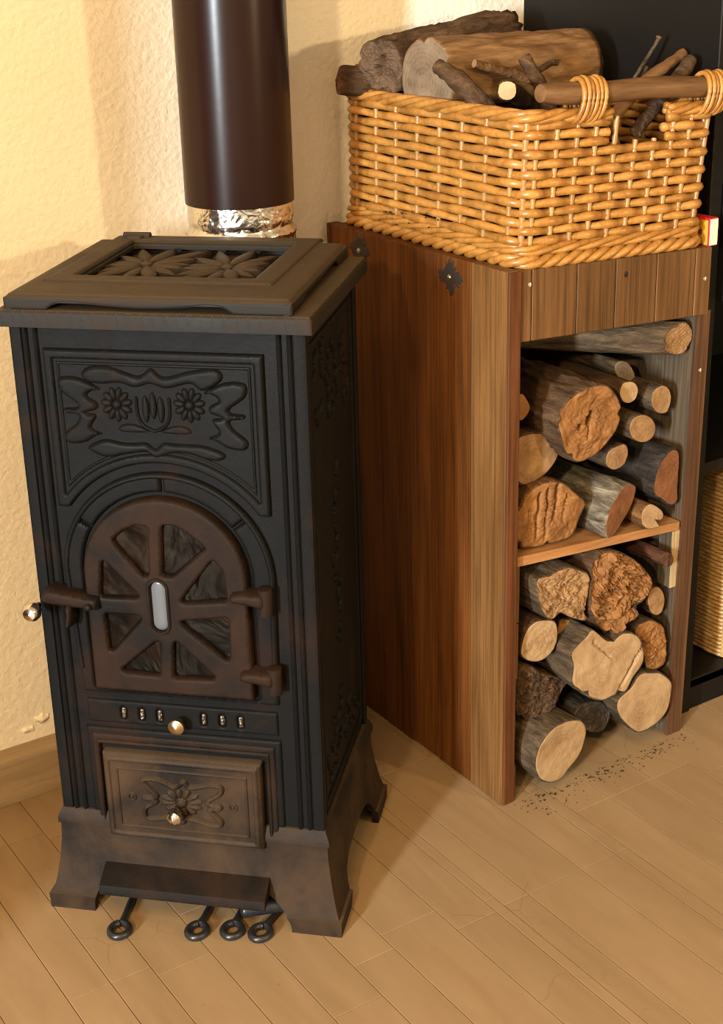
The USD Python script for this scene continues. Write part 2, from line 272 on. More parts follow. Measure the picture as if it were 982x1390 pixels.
CUT_PALE = cutface('cut_pale', (0.3772, 0.2528, 0.1369), (0.3034, 0.1896, 0.0962), (0.1804, 0.0988, 0.0429))
CUT_TAN = cutface('cut_tan', (0.2975, 0.1763, 0.0819), (0.2210, 0.1189, 0.0499), (0.1190, 0.0558, 0.0218))
CUT_ORANGE = cutface('cut_orange', (0.2700, 0.1247, 0.0384), (0.1890, 0.0791, 0.0224), (0.0765, 0.0310, 0.0096), bump=.5)
CUT_RED = cutface('cut_red', (.20, .082, .034), (.15, .056, .022), (.085, .032, .013))
CUT_GREY = cutface('cut_grey', (.23, .165, .105), (.16, .108, .066), (.065, .042, .026), bump=.5)
CUT_OLD = cutface('cut_old', (.13, .075, .04), (.085, .048, .026), (.022, .013, .008), 40., .9)
CUT_BRIGHT = cutface('cut_bright', (.42, .29, .15), (.36, .23, .11), (.25, .14, .06), 90.)
CUT_DARK = cutface('cut_dark', (.20, .14, .09), (.03, .022, .016), (.010, .008, .007))
def wick(name, a, b, c): return grained(name, [(.25, a), (.5, b), (.8, c)], scale=(14, 14, 14), nscale=3., detail=4., rough=.36, rr=.08, bump=.15, bdist=.0015, fine=(260, 260, 90), finemix=.25, spec=.5, vary=.12)
WICKER = wick('willow', (0.2116, 0.0828, 0.0136), (0.3312, 0.1440, 0.0272), (0.4232, 0.2115, 0.0527))
WICKER_STAKE = wick('willow_stake', (0.2392, 0.1125, 0.0289), (0.3220, 0.1665, 0.0510), (0.3864, 0.2250, 0.0808))
RATTAN = wick('rattan', (0.3060, 0.1640, 0.0507), (0.3910, 0.2296, 0.0819), (0.4590, 0.2952, 0.1248))
HANDLE = grained('handle_stick', [(.3, (.10, .045, .016)), (.6, (.17, .085, .034)), (.8, (.24, .13, .06))], scale=(3, 20, 20), nscale=3., rough=.45, fine=(20, 160, 160), finemix=.3)
BLACK = plain('black_lacquer', (.006, .0048, .004), .5, 0., .2, 0., .06, 90.)
MB_RED = plain('matchbox_red', (.48, .012, .012), .5)
MB_YELLOW = plain('matchbox_yellow', (.56, .31, .03), .5)
MB_WHITE = plain('matchbox_white', (.60, .53, .44), .7)
MB_INK = plain('matchbox_ink', (.22, .05, .05), .6)
SOOT = plain('soot_spatter', (.016, .008, .005), .8)

# ------------------------------------------------------------------ the room
X0, X1, Y0, ZC = -5.0, 2.6, -5.0, 2.6
part('wall_back', cham_box(X0, X1, 0, .12, -.05, ZC, .0005), PLASTER, kind='structure', label='cream stippled plaster wall behind the stove')
part('wall_left', cham_box(X0 - .12, X0, Y0, .12, -.05, ZC, .0005), ROOM, kind='structure')
part('wall_right', cham_box(X1, X1 + .12, Y0, .12, -.05, ZC, .0005), ROOM, kind='structure')
part('wall_front', cham_box(X0 - .12, X1 + .12, Y0 - .12, Y0, -.05, ZC, .0005), ROOM, kind='structure')
part('ceiling', cham_box(X0 - .12, X1 + .12, Y0 - .12, .12, ZC, ZC + .1, .0005), ROOM, kind='structure')
dr = thing('door_1', 'door leaf standing open at the left of the stove', None, (-2.2, 0, 0), kind='structure')
part('leaf', cham_box(-.02, .02, -.806, -.004, .006, 2.05, .003), PINE_BROWN, dr, smooth=False)
for s in (-1, 1): part('handle', cat(tube([(s * .018, -.74, 1.0), (s * .06, -.74, 1.0)], .008, 10), tube([(s * .06, -.745, 1.0), (s * .06, -.63, 1.0)], .008, 10)), BRASS, dr)
rng = np.random.default_rng(5)
floor = thing('floor', None, None, kind='structure')
FX0, FX1, FY0 = -1.84, .12, -1.12
part('slab', cham_box(X0, X1, Y0, 0, -.05, -.006, .0005), JOINT, floor, smooth=False)
for a in ((X0, FX0 - .001, Y0, 0), (FX1 + .001, X1, Y0, 0), (FX0, FX1, Y0, FY0 - .001)):
    part('floor_field', cham_box(a[0], a[1], a[2], a[3], -.006, 0, .0004), FLOOR, floor, smooth=False)
cols = [-1.84, -1.77, -1.70, -1.64, -1.57, -1.50, -1.43, -1.357, -1.305, -1.255, -1.185, -1.125, -1.06, -1.003, -.922, -.862, -.847, -.808, -.721, -.663, -.642, -.58, -.50, -.43, -.365, -.29, -.22, -.15, -.08, 0., .06, .12]
for k in range(len(cols) - 1):
    a, b = cols[k], cols[k + 1]; m = (a + b) / 2
    if -.8355 < m < -.64: j = [-.60, -.93, -.27]
    elif -.64 < m < -.455: j = [-.50, -.83, -.17]
    elif -1.36 < m < -1.25: j = [-.12, -.45, -.78]
    else:
        o = rng.uniform(.05, .33); j = [-o, -o - .33, -o - .66]
    ys = sorted([FY0, 0.] + [q for q in j if FY0 + .03 < q < -.03])
    for y0, y1 in zip(ys[:-1], ys[1:]):
        g = .0004
        part('floor_plank', cham_box(a + g, b - g, y0 + g, y1 - g, -.007, rng.uniform(-.0002, .0002), .0004), FLOOR, floor, smooth=False)
bb = thing('baseboard_back', 'sand coloured skirting board along the back wall', None, kind='structure')
pr_ = Polygon([(0, 0), (-.030, 0), (-.031, .060), (-.028, .0655), (0, .0705)])
m = trimesh.creation.extrude_polygon(pr_, 3.86, engine='earcut')   # (y, z) outline extruded along x
V = np.array(m.vertices); m = TM(np.column_stack([V[:, 2] - 4.6, V[:, 0], V[:, 1]]), m.faces); m.fix_normals()
part('board', xf(m, mat4((0, -.0005, .0005))), BASEB, bb, smooth=30)
# flaked lump of filler above the skirting board
def lump(c, rx, rz, seed):
    a = np.linspace(0, 2 * np.pi, 15)[:-1]; r = np.random.default_rng(seed).uniform(.6, 1.15, 14)
    return on_front(puff(Polygon(spline(np.column_stack([c[0] + rx * r * np.cos(a), c[1] + rz * r * np.sin(a)]), 3)), .005, .006, .003, 0, .001, lambda P, d: .002 * np.minimum(d / .003, 1) * (noise(np.column_stack([P * 150, 0 * P[:, 0]]), seed) - .5)), -.0002)
fl = thing('plaster_flake', 'flaked plaster lump on the cream wall just above the skirting board', 'plaster flake')
def wallp(x, z): return (x, z)
part('lump', lump((-1.2000, .1010), .012, .008, 1), PLASTER, fl); part('lump', lump((-1.2210, .0905), .012, .005, 2), PLASTER, fl)

# ------------------------------------------------------------------ the stove (u across the front, v back, z up)
ST = thing('wood_stove', 'black cast iron wood stove with arched window door and ornate relief front', 'stove', (-1.1603, -.3904, 0), rotz(-.7798))
part('body', cham_box(-.160, .160, .002, .259, .118, .7415, .002), IRON, ST)
def pilaster(s):
    prof = [(0, 0), (.0340, 0), (.0340, -.0035), (.0305, -.0045), (.0215, -.0045), (.0200, -.0015), (.0185, -.0050), (.0165, -.0060), (.0145, -.0050), (.0130, -.0012), (.0085, -.0012), (.0070, -.0050), (.0050, -.0060), (.0030, -.0050), (.0015, -.0010), (0, -.0005)]
    p = Polygon([(s * (.130 + x), .004 + v) for x, v in prof])
    return xf(trimesh.creation.extrude_polygon(p, .6175, engine='earcut'), mat4((0, 0, .1225)))
for s in (-1, 1): part('pilaster', pilaster(s), IRON, ST, smooth=50)
part('pilaster', cat(cham_box(.158, .1645, .0015, .014, .1225, .741, .002), cham_box(.158, .1645, .247, .2605, .1225, .741, .002)), IRON, ST)
part('pilaster', cat(cham_box(-.1645, -.158, .0015, .014, .1225, .741, .002), cham_box(-.1645, -.158, .247, .2605, .1225, .741, .002)), IRON, ST)
# upper front panel with its moulded rim, cut away over the arch
AC = (-.0045, .4555)
panel = sbox(-.1275, .5335, .1180, .7165).difference(Point(AC).buffer(.1345, 64))
rim = panel.difference(panel.buffer(-.011, join_style=2))
part('front_panel', on_front(puff(panel, .003, .004, .005), .002), IRON, ST)
part('panel_rim', on_front(cat(puff(rim, .0035, .0035, .004, .003), puff(panel.buffer(-.014, join_style=2).difference(panel.buffer(-.0175, join_style=2)), .0014, .0015, .004, .003)), .002), IRON, ST)
u0 = -.0070
top = pol([(-854, 6898), (-750, 6982), (-533, 6989), (-218, 6894), (-63, 6984), (76, 6891), (374, 6967), (640, 7003), (735, 6927), (682, 6833), (491, 6746), (364, 6821), (93, 6758), (-83, 6805), (-256, 6759), (-441, 6805), (-633, 6785), (-795, 6806)])
rgt = pol([(489, 6719), (735, 6848), (945, 6856), (994, 6791), (962, 6684), (797, 6558), (807, 6510), (951, 6497), (935, 6443), (789, 6423), (823, 6330), (962, 6215), (971, 6133), (902, 6089), (743, 6109), (588, 6198), (468, 6206), (647, 6282), (577, 6428), (698, 6452), (568, 6500), (560, 6575), (670, 6646), (595, 6710)])
bot = pol([(-857, 6036), (-780, 6109), (-637, 6157), (-420, 6125), (-173, 6136), (-82, 6071), (19, 6145), (154, 6137), (423, 6136), (582, 6102), (712, 6040), (668, 5969), (520, 5962), (308, 6021), (118, 6025), (-78, 5961), (-182, 6025), (-432, 5986), (-657, 5947)])
for g in (top, rgt, mirror(rgt, u0), bot):
    part('scroll', on_front(puff(shapely.geometry.polygon.orient(g.simplify(.0002)), .0055, .005, .003), -.0008), IRON, ST)
def daisy(c, R, n, v0, h=.0035, squash=1., r0=.25):
    out = []
    for k in range(n):
        a = 2 * np.pi * (k + .3) / n; L, w = R * (1 - r0), R * np.pi / n * 1.25
        e = affinity.scale(Point(0, 0).buffer(1, 12), L / 2, w * .62); e = affinity.translate(e, R * r0 + L / 2, 0)
        e = affinity.rotate(e, a, origin=(0, 0), use_radians=True); e = affinity.scale(e, 1, squash, origin=(0, 0)); out.append(puff(affinity.translate(e, *c), h, w * .6, .003))
    out.append(puff(Point(c).buffer(R * .3, 12), h * 1.15, R * .25, .003))
    return on_front(cat(out), v0)
for c in ((-.0480, .6560), (.0340, .6580)): part('flower', daisy(c, .0185, 11, -.0008, squash=1.1), IRON, ST)
bud = [affinity.translate(affinity.scale(Point(0, 0).buffer(1, 12), .0045, .0155), u0 + dx, .656 - abs(dx) * .5) for dx in (-.0085, 0, .0085)]
part('bud', on_front(cat([puff(b, .0035, .004, .003) for b in bud]), -.0008), IRON, ST)
def stroke(pts, w): return LineString(spline(np.array(pts), 6, False)).buffer(w, 6)
leaf = [stroke([(u0, .627), (u0 - .012, .633), (u0 - .018, .645), (u0 - .0185, .664)], .0022), Polygon(spline([(u0 - .006, .6265), (u0 - .022, .634), (u0 - .037, .633), (u0 - .041, .626), (u0 - .024, .6245)], 5))]
part('leaf', on_front(cat([puff(q, .003, .003, .003) for g in leaf for q in (g, mirror(g, u0))]), -.0008), IRON, ST)
# arch band framing the door
def archpoly(c, R, zb, ul, ur):
    return unary_union([Point(c).buffer(R, 64).intersection(sbox(-1, c[1], 1, 2)), Polygon([(c[0] - R, c[1] + 1e-4), (c[0] + R, c[1] + 1e-4), (ur, zb), (ul, zb)])])
AO = archpoly(AC, .1240, .2985, -.1205, .1170)
DO = archpoly((-.0065, .4560), .0955, .3085, -.1015, .0905)
band = AO.difference(DO.buffer(.0035))
for a in (90, 148, 38): band = band.difference(LineString([(AC[0] + .09 * math.cos(math.radians(a)), AC[1] + .09 * math.sin(math.radians(a))), (AC[0] + .1165 * math.cos(math.radians(a)), AC[1] + .1165 * math.sin(math.radians(a)))]).buffer(.0007))
part('arch_band', on_front(puff(band, .0055, .005, .004), .002), IRON, ST)
rimb = AO.difference(AO.buffer(-.0075)).intersection(sbox(-1, .33, 1, 1))
part('arch_moulding', on_front(puff(rimb, .004, .0036, .004, .004), .002), IRON, ST)
# the door
mmp = lambda L: Polygon(np.array(L, float) / 1e4)
W = [mmp(q).buffer(-.003).buffer(.003) for q in ([(-644, 4990), (-510, 5110), (-354, 5180), (-215, 5175), (-253, 4575), (-313, 4575)], [(-48, 5200), (60, 5200), (208, 5150), (440, 4960), (31, 4590), (-87, 4590)], [(510, 4820), (610, 4700), (650, 4331), (88, 4264)], [(58, 4032), (650, 4120), (634, 3560)],
    [(-5, 3806), (-42, 3303), (480, 3330)], [(-178, 3793), (-213, 3329), (-700, 3340)], [(-810, 4069), (-356, 4066), (-790, 3560)], [(-791, 4760), (-351, 4296), (-840, 4288)])]
slot = LineString([(-.0150, .3995), (-.0150, .4430)]).buffer(.0085, 12)
door_p = DO.difference(unary_union(W + [slot]))
DR = part('door', on_front(puff(door_p, .005, .0045, .004, 0, .008), -.0080), IRON_RUST, ST, label='rust brown arched door with fan of window openings')
for w in W: part('pane', on_front(puff(w.buffer(.003), .0015, .004, .004, 0, .002, lambda P, d: .0012 * (fbm(np.column_stack([P * 60, 0 * P[:, 0]]), 3, 4) - .5)), -.0035), MICA, DR)
part('pane', on_front(puff(slot.buffer(.002), .003, .008, .003, 0, .002), -.0075), MICA_PALE, DR, label='pale mica pane in the middle slot')
part('door_rib', on_front(puff(slot.buffer(.0052).difference(slot.buffer(.0004)), .003, .0024, .003, 0, .002), -.0125), IRON_RUST, DR)
L = Polygon([(-.1545, .4200), (-.1520, .4330), (-.1430, .4385), (-.1180, .4345), (-.0850, .4300), (-.0830, .4145), (-.1150, .4160), (-.1470, .4190)]).buffer(-.002).buffer(.002)
part('latch_bar', on_front(puff(L, .010, .005, .003, 0, .014), -.014), IRON_RUST, DR)
part('latch_hook', on_front(puff(stroke([(-.1190, .418), (-.1190, .405), (-.1215, .396)], .0045), .013, .004, .003, 0, .006), -.016), IRON_RUST, DR)
part('latch_rivet', xf(ball((0, 0, 0), .0042), mat4((-.0945, -.0255, .421))), IRON_RUST, DR)
kn = xf(lathe([(0, -.020), (.004, -.0195), (.0042, -.011), (.0085, -.009), (.0110, -.003), (.0105, .003), (.007, .0072), (0, .0085)], 28), mat4((-.1580, -.038, .4165), rotx(math.pi / 2) @ rotz(0)))
part('latch_knob', kn, CHROME, DR, label='polished metal knob on the latch')
for z, du in ((.4400, 0.), (.3420, .006)):
    h = part('hinge', cat(on_front(puff(Polygon(spline([(.070 + du, z - .005), (.074 + du, z + .007), (.098 + du, z + .008), (.110 + du, z + .006), (.110 + du, z - .011), (.094 + du, z - .009)], 4)), .012, .006, .0035, 0, .010), -.011),
                          tube([(.110 + du, -.012, z - .020), (.110 + du, -.012, z + .012)], .0085, 14), ), IRON_RUST, DR)
# row of air holes with a slider knob
vp = sbox(-.1190, .2580, .1140, .2890)
holes = [LineString([(x, .268), (x, .2775)]).buffer(.0036, 8) for x in (-.0740, -.0514, -.0296, .0242, .0466, .0689)]
part('air_plate', on_front(puff(vp.difference(unary_union(holes)), .003, .003, .004), .002), IRON, ST)
for k, hh in enumerate(holes): part('air_hole', on_front(puff(hh.buffer(-.0004), .0025, .003, .003, 0, .001, lambda P, d: .0015 * noise(np.column_stack([P * 700, 0 * P[:, 0] + k]), 3)), .0016), SLOT, ST, label='bare metal showing through an air hole')
part('air_knob', xf(lathe([(0, -.014), (.004, -.014), (.0042, -.004), (.009, -.002), (.0095, .003), (.006, .0055), (0, .0062)], 24), mat4((-.0040, -.016, .2695), rotx(math.pi / 2))), BRASS, ST, label='brass slider knob between the air holes')
# stepped surround and ash drawer
for a, h, b in ((sbox(-.1235, .112, .1165, .2520), .0035, .0), (sbox(-.1170, .112, .1100, .2455), .006, .0), (sbox(-.1115, .112, .1040, .2390), .0085, 0.)):
    ring = a.difference(sbox(-.1060, .05, .0965, .2300)); part('drawer_surround', on_front(puff(ring, h, .0035, .004), .002), IRON_RUST if h > .004 else IRON, ST)
DWo = sbox(-.1030, .1065, .0925, .2235)
DW = part('ash_drawer', on_front(puff(DWo, .006, .005, .0045, 0, .016), -.0065), IRON_BASE, ST, label='brown rusty ash drawer front')
part('drawer_rim', on_front(cat(puff(DWo.buffer(-.003).difference(DWo.buffer(-.0110)), .0048, .004, .004, .004), puff(DWo.buffer(-.0160).difference(DWo.buffer(-.0205)), .0042, .0022, .004, .004)), -.0065), IRON_BASE, DW)
fr = spline(np.array([(-508, 2018), (-315, 2046), (-101, 1947), (16, 2045), (100, 1960), (346, 2030), (476, 2018), (470, 1908), (294, 1753), (435, 1718), (454, 1671), (320, 1644), (455, 1485), (438, 1407), (305, 1405), (43, 1477), (-29, 1406), (-137, 1470), (-411, 1415), (-497, 1457), (-487, 1584), (-343, 1699), (-500, 1743), (-337, 1774), (-438, 1913)], float) / 1e4, 5)
fr = affinity.translate(affinity.scale(Polygon(fr), .98, .88), -.0035, -.0065)
part('drawer_scroll', on_front(puff(fr.exterior.buffer(.0032), .0062, .0031, .003), -.0120), IRON_BASE, DW)
part('drawer_flower', daisy((-.0060, .1650), .0270, 12, -.0120, .0058, .72), IRON_BASE, DW)
for c in ((-.0680, .1665), (.0570, .1640)): part('drawer_rosette', on_front(cat(puff(Point(c).buffer(.0062).difference(Point(c).buffer(.0030)), .003, .0018, .0025), puff(Point(c).buffer(.0022), .003, .0018, .002)), -.0120), IRON_BASE, DW)
part('drawer_knob', xf(lathe([(0, -.022), (.0035, -.022), (.0038, -.010), (.0078, -.007), (.0095, -.001), (.0085, .004), (.005, .0070), (0, .0078)], 28), mat4((-.0090, -.034, .1570), rotx(math.pi / 2))), CHROME, DW, label='shiny round drawer knob')
# base skirt with four flared feet
def slab(e0, z0, e1, z1, ins=0.):
    P = []
    for e, z in ((e0, z0), (e1, z1)):
        for su in (-1, 1):
            for v in (-e + ins, .261 + e - ins): P.append((su * (.1635 + e - ins), v, z))
    return m3.Manifold.hull_points(np.array(P, float))
prof = [(.0215, 0.), (.0220, .0205), (.0180, .0215), (.0135, .038), (.0085, .065), (.0050, .092), (.0040, .1140), (.0065, .1150), (.0065, .1230), (.0015, .1345)]
o, i = m3.Manifold(), m3.Manifold()
for (e0, z0), (e1, z1) in zip(prof[:-1], prof[1:]):
    o = o + slab(e0, z0, e1, z1); i = i + slab(e0, z0 - .0005, e1, z1 + .0005, .009)
def cutter(pts, to, lo, hi):
    p = Polygon(spline(np.array(pts, float), 4, False)); m = trimesh.creation.extrude_polygon(p, hi - lo, engine='earcut'); V = np.array(m.vertices)
    V = np.column_stack([V[:, 0], V[:, 2] + lo, V[:, 1]]) if to == 'v' else np.column_stack([V[:, 2] + lo, V[:, 0], V[:, 1]])
    f = np.array(m.faces)[:, ::-1] if to == 'v' else np.array(m.faces)
    return m3.Manifold(m3.Mesh(V.astype(np.float32), f.astype(np.uint32)))
cf = cutter([(-.127, -.01), (-.1265, .012), (-.122, .028), (-.108, .045), (-.085, .053), (-.02, .055), (.05, .054), (.090, .047), (.110, .030), (.1225, .012), (.1235, -.01)], 'v', -.05, .33)
cs = cutter([(.040, -.01), (.043, .012), (.052, .035), (.075, .050), (.13, .055), (.185, .050), (.208, .035), (.217, .012), (.220, -.01)], 'u', -.25, .25)
part('base_skirt', to_tm((o - i) - cf - cs), IRON_BASE, ST, smooth=40, label='brown rusty flared base with four feet')
lip = m3.Manifold.batch_hull([m3.Manifold.cube((.004, .004, .004), True).translate(t) for t in [(u, v, z) for u in (-.110, .094) for v, z in ((-.008, .064), (-.008, .054), (-.034, .049), (-.036, .041))]])
part('ash_lip', to_tm(lip), IRON_RUST, ST, smooth=40, label='worn iron lip under the ash drawer')
# top plate and lid
OPEN = sbox(-.1130, .0790, .0890, .2640)
plate = sbox(-.1745, -.0115, .1745, .2840)
part('top_plate', on_top(puff(plate.difference(OPEN.buffer(-.006)), .005, .005, .008, 0, .0135, lambda P, d: .0008 * (fbm(np.column_stack([P * 30, 0 * P[:, 0]]), 2, 3) - .5) * (d > 0)), .7552), IRON_BROWN, ST)
LO = Polygon([(-.1630, -.0090), (.1535, -.0090), (.1500, .2830), (-.1640, .2830)])
lid = LO.difference(OPEN)
LD = part('lid', on_top(puff(lid, .0050, .013, .006, 0, .004), .7725), IRON_BROWN, ST, label='dusty brown cast iron lid')
part('lid_rim', on_top(puff(OPEN.buffer(.030, join_style=2).difference(OPEN.buffer(.0005)), .0032, .006, .005, 0, .001), .7765), IRON_BROWN, LD)
def skirt(pts): return Polygon(spline(np.array(pts), 4, False))
sk = Polygon([(-.1630, .7603), (-.118, .7603)] + [tuple(q) for q in spline(np.array([(-.116, .7606), (-.106, .7665), (-.090, .7690), (-.055, .7665), (-.015, .7645), (.030, .7655), (.060, .7690), (.078, .7675), (.090, .7608)]), 5, False)] + [(.092, .7603), (.1535, .7603), (.1535, .7735), (-.1630, .7735)])
part('lid_apron', on_front(puff(sk, .0015, .003, .004, 0, .006), -.0078), IRON_BROWN, LD)
sk2 = Polygon([(-.009, .7603), (.050, .7603)] + [tuple(q) for q in spline(np.array([(.052, .7606), (.066, .7680), (.085, .7690), (.140, .7660), (.195, .7690), (.214, .7680), (.228, .7608)]), 5, False)] + [(.230, .7603), (.283, .7603), (.283, .7735), (-.009, .7735)])
part('lid_apron', on_side(puff(sk2, .0015, .003, .004, 0, .006), .1505), IRON_BROWN, LD)
part('lid_apron', TM(np.array(on_side(puff(sk2, .0015, .003, .004, 0, .006), .1610).vertices) * [-1, 1, 1], np.array(on_side(puff(sk2, .0015, .003, .004, 0, .006), .1610).faces)[:, ::-1]), IRON_BROWN, LD)
rng = np.random.default_rng(8)
for c, sgn in (((-.0650, .1720), -1), ((.0350, .1640), 1)):
    cell = sbox(-.1130, .0890, -.0135, .2640) if sgn < 0 else sbox(-.0185, .0890, .0790, .2640)
    F = part('grille_flower', on_top(puff(Point(c).buffer(.010, 16), .008, .009, .003, 0, .006), .7660), IRON_BROWN, ST, label='flower shaped grille casting in the lid')
    for k in range(14):
        a = 2 * np.pi * (k + .35) / 14; R = .012
        while cell.contains(Point(c[0] + R * math.cos(a), c[1] + R * math.sin(a))) and R < .120: R += .003
        R += .002; w = min(.0105, R * .17 + .0015)
        pt = spline([(.004, .0025), (R * .35, w), (R * .62, w * .92), (R * .86, w * .45), (R, 0), (R * .86, -w * .45), (R * .62, -w * .92), (R * .35, -w), (.004, -.0025)], 3)
        pet = affinity.translate(affinity.rotate(Polygon(pt).buffer(0), a, origin=(0, 0), use_radians=True), *c)
        part('petal', on_top(puff(pet, .0075, w * .9, .0035, 0, .005), .7640 + .0012 * (k % 2)), IRON_BROWN, F)
part('lid_apron', cham_box(-.1630, .1500, .2765, .2825, .7604, .7735, .001), IRON_BROWN, LD)
part('lid_hinge', cat(tube([(-.132, .284, .7800), (-.098, .284, .7800)], .0052, 12), cham_box(-.125, -.105, .268, .286, .774, .782, .002)), IRON_BROWN, LD)
# right flank: framed panel with cast flowers and a vine
fr_ = sbox(.022, .148, .240, .722); part('side_panel', on_side(puff(fr_.difference(fr_.buffer(-.008)), .003, .003, .005), .160), IRON, ST)
orn = []
rs = np.random.default_rng(3)
def sprig(c, R, n):
    for k in range(n):
        a = rs.uniform(0, 6.28); d = R * rs.uniform(.35, 1.); e = affinity.rotate(affinity.scale(Point(0, 0).buffer(1, 8), .011, .0055), rs.uniform(0, 180))
        orn.append(puff(affinity.translate(e, c[0] + d * math.cos(a), c[1] + d * math.sin(a) * .8), .004, .004, .003))
def ornament(name, sprigs, seed):
    global orn, rs
    orn, rs = [], np.random.default_rng(seed)
    for c, R, n in sprigs: sprig(c, R, n)
    part(name, on_side(cat(orn), .160), IRON, ST)
ornament('side_flower', [((.128, .655), .050, 16), ((.070, .690), .030, 6), ((.190, .665), .030, 6), ((.060, .640), .018, 4), ((.200, .615), .018, 4)], 3)
ornament('side_vine', [((.128 + .012 * math.sin(k * 1.3), .54 - k * .026), .015, 2) for k in range(9)], 4)
ornament('side_flower', [((.128, .220), .050, 16), ((.070, .185), .03, 6), ((.190, .190), .03, 6)], 5)

# ------------------------------------------------------------------ flue
PC = (-.9083, -.1305)
FP = thing('stove_pipe', 'dark brown enamelled flue pipe rising behind the stove with foil round its foot', 'stove pipe', (PC[0], PC[1], 0))
part('pipe', lathe([(.0655, .8115), (.0690, .8115), (.0690, 2.45), (.0655, 2.45)], 96), PIPE, FP, smooth=60)
part('pipe_sleeve', lathe([(.0640, .60), (.0648, .60), (.0648, .83), (.0640, .83)], 64), FOIL, FP, smooth=60)
nz, na = 46, 190
zz, aa = np.meshgrid(np.linspace(.690, .828, nz), np.arange(na) * 2 * np.pi / na, indexing='ij')
pp = np.stack([np.cos(aa) * 2.2, np.sin(aa) * 2.2, zz * 34], -1)
ridg = 1 - 2 * np.abs(fbm(pp * 1.7 + 3, 3, 2) - .5)
amp = np.clip((.815 - zz) / .05, .05, 1)
rr = .0655 + .0008 + amp * .0042 * (ridg ** 3 - .25) + .003 * np.exp(-((zz - .7745) / .004) ** 2) - .0025 * np.exp(-((zz - .783) / .004) ** 2)
V = np.stack([rr * np.cos(aa), rr * np.sin(aa), zz], -1).reshape(-1, 3); ii, jj = np.meshgrid(np.arange(nz - 1), np.arange(na), indexing='ij'); j2 = (jj + 1) % na
q = np.stack([ii * na + jj, ii * na + j2, (ii + 1) * na + j2, (ii + 1) * na + jj], -1).reshape(-1, 4)
part('foil_wrap', TM(V, np.vstack([q[:, [0, 1, 2]], q[:, [0, 2, 3]]])), FOIL, FP, smooth=25, label='crumpled aluminium foil wrapped round the pipe')
d_ = np.array([math.sin(.7798), math.cos(.7798), 0])   # v axis of the stove
part('flue_elbow', tube([np.array([0, 0, .67]) - d_ * .1000, np.array([0, 0, .67]) - d_ * .02], .050, 32), IRON_RAW, FP)
for k in range(1): part('ceiling_collar', lathe([(.069, 2.595), (.11, 2.595), (.11, 2.59), (.0692, 2.585), (.0692, 2.45), (.067, 2.45)], 48), PIPE, FP)

# ------------------------------------------------------------------ fire irons under the stove
def poker(name, ring, to, z, label, rr=.0130, r=.0048, L=.26):
    a, b = np.array(ring), np.array(to); d = (b - a) / np.linalg.norm(b - a)
    t = thing(name, label, 'fire iron', (a[0], a[1], z), rotz(math.atan2(d[1], d[0])))
    th = np.linspace(.35, 2 * np.pi - .35, 26)
    pts = [(rr * -math.cos(q) * -1 + 0, rr * math.sin(q) * .86, 0) for q in th]
    part('ring_handle', tube(np.array(pts), r * .95, 10), IRON_RAW, t, smooth=60)
    part('rod', tube(np.array([(rr * .90, .0, 0), (rr * 1.3, 0, .0), (rr * 1.9, 0, .0), (L * .5, 0, .0), (L, 0, .0)]), [r * .95, r * 1.05, r * .9, r * .9, r * .9], 10), IRON_RAW, t, smooth=60)
poker('fire_poker', (-1.2590, -.3735), (-1.2089, -.3127), .0052, 'black iron ring handle of the leftmost fire iron under the stove')
poker('fire_poker', (-1.1827, -.4292), (-1.1336, -.3842), .0052, 'black ring handled fire iron second from left under the stove')
poker('fire_poker', (-1.1471, -.4527), (-1.1010, -.4080), .0052, 'third ring handled fire iron lying beside the thick black bar under the stove')
poker('fire_poker', (-1.1215, -.4767), (-1.0717, -.4461), .0052, 'rightmost ring handled fire iron beside the right front foot of the stove', L=.22)
bar = thing('iron_bar', 'thick round black iron bar crossing the right hand fire irons under the stove', 'iron bar', (-1.1290, -.4440, .0186), rotz(math.atan2(-.33, .94)))
part('shaft', tube([(0, 0, 0), (.004, 0, 0), (.03, 0, 0), (.062, 0, 0)], [.006, .0085, .0088, .0088], 14), IRON_RAW, bar, smooth=60)

# ------------------------------------------------------------------ the firewood rack (x right, y back, from its left front foot)
BX, BY = -.714, -.4287
RK = thing('firewood_rack', 'upright wooden rack of reddish planks with two compartments full of logs', 'firewood rack', (BX, BY, 0))
def lx(x): return x - BX
def ly(y): return y - BY
def hull(P): return trimesh.convex.convex_hull(np.array(P, float))
def quad(c4, y0, y1, c=.0012):
    """A board given by its four (x, z) corners and its depth; world coordinates; edges eased."""
    c4 = np.array(c4, float); ctr = c4.mean(0); P = []
    for x, z in c4:
        s = np.sign(np.array([x, z]) - ctr)
        for y, e in ((y0, c), (y1, -c)):
            P += [(lx(x - s[0] * c), ly(y), z - s[1] * c), (lx(x), ly(y + e), z - s[1] * c), (lx(x - s[0] * c), ly(y + e), z)]
    return hull(P)
ztop = lambda x: .7438 - .050 * (x + .714)
yb = [-.4287, -.3572, -.2830, -.2190, -.1520, -.0757, -.0221]
for k in range(6):
    part('side_plank', cham_box(0, .0185, ly(yb[k] + .0008), ly(yb[k + 1] - .0008), .0008 + .0012 * (k % 3), .7425, .0005), PINE_TAN if k == 0 else PINE_RED, RK, smooth=False, label='paler tan front side plank' if k == 0 else None)
part('edge_strip', cham_box(.0005, .0195, -.0035, .0006, .001, .7420, .0012), PINE_EDGE, RK, smooth=False)
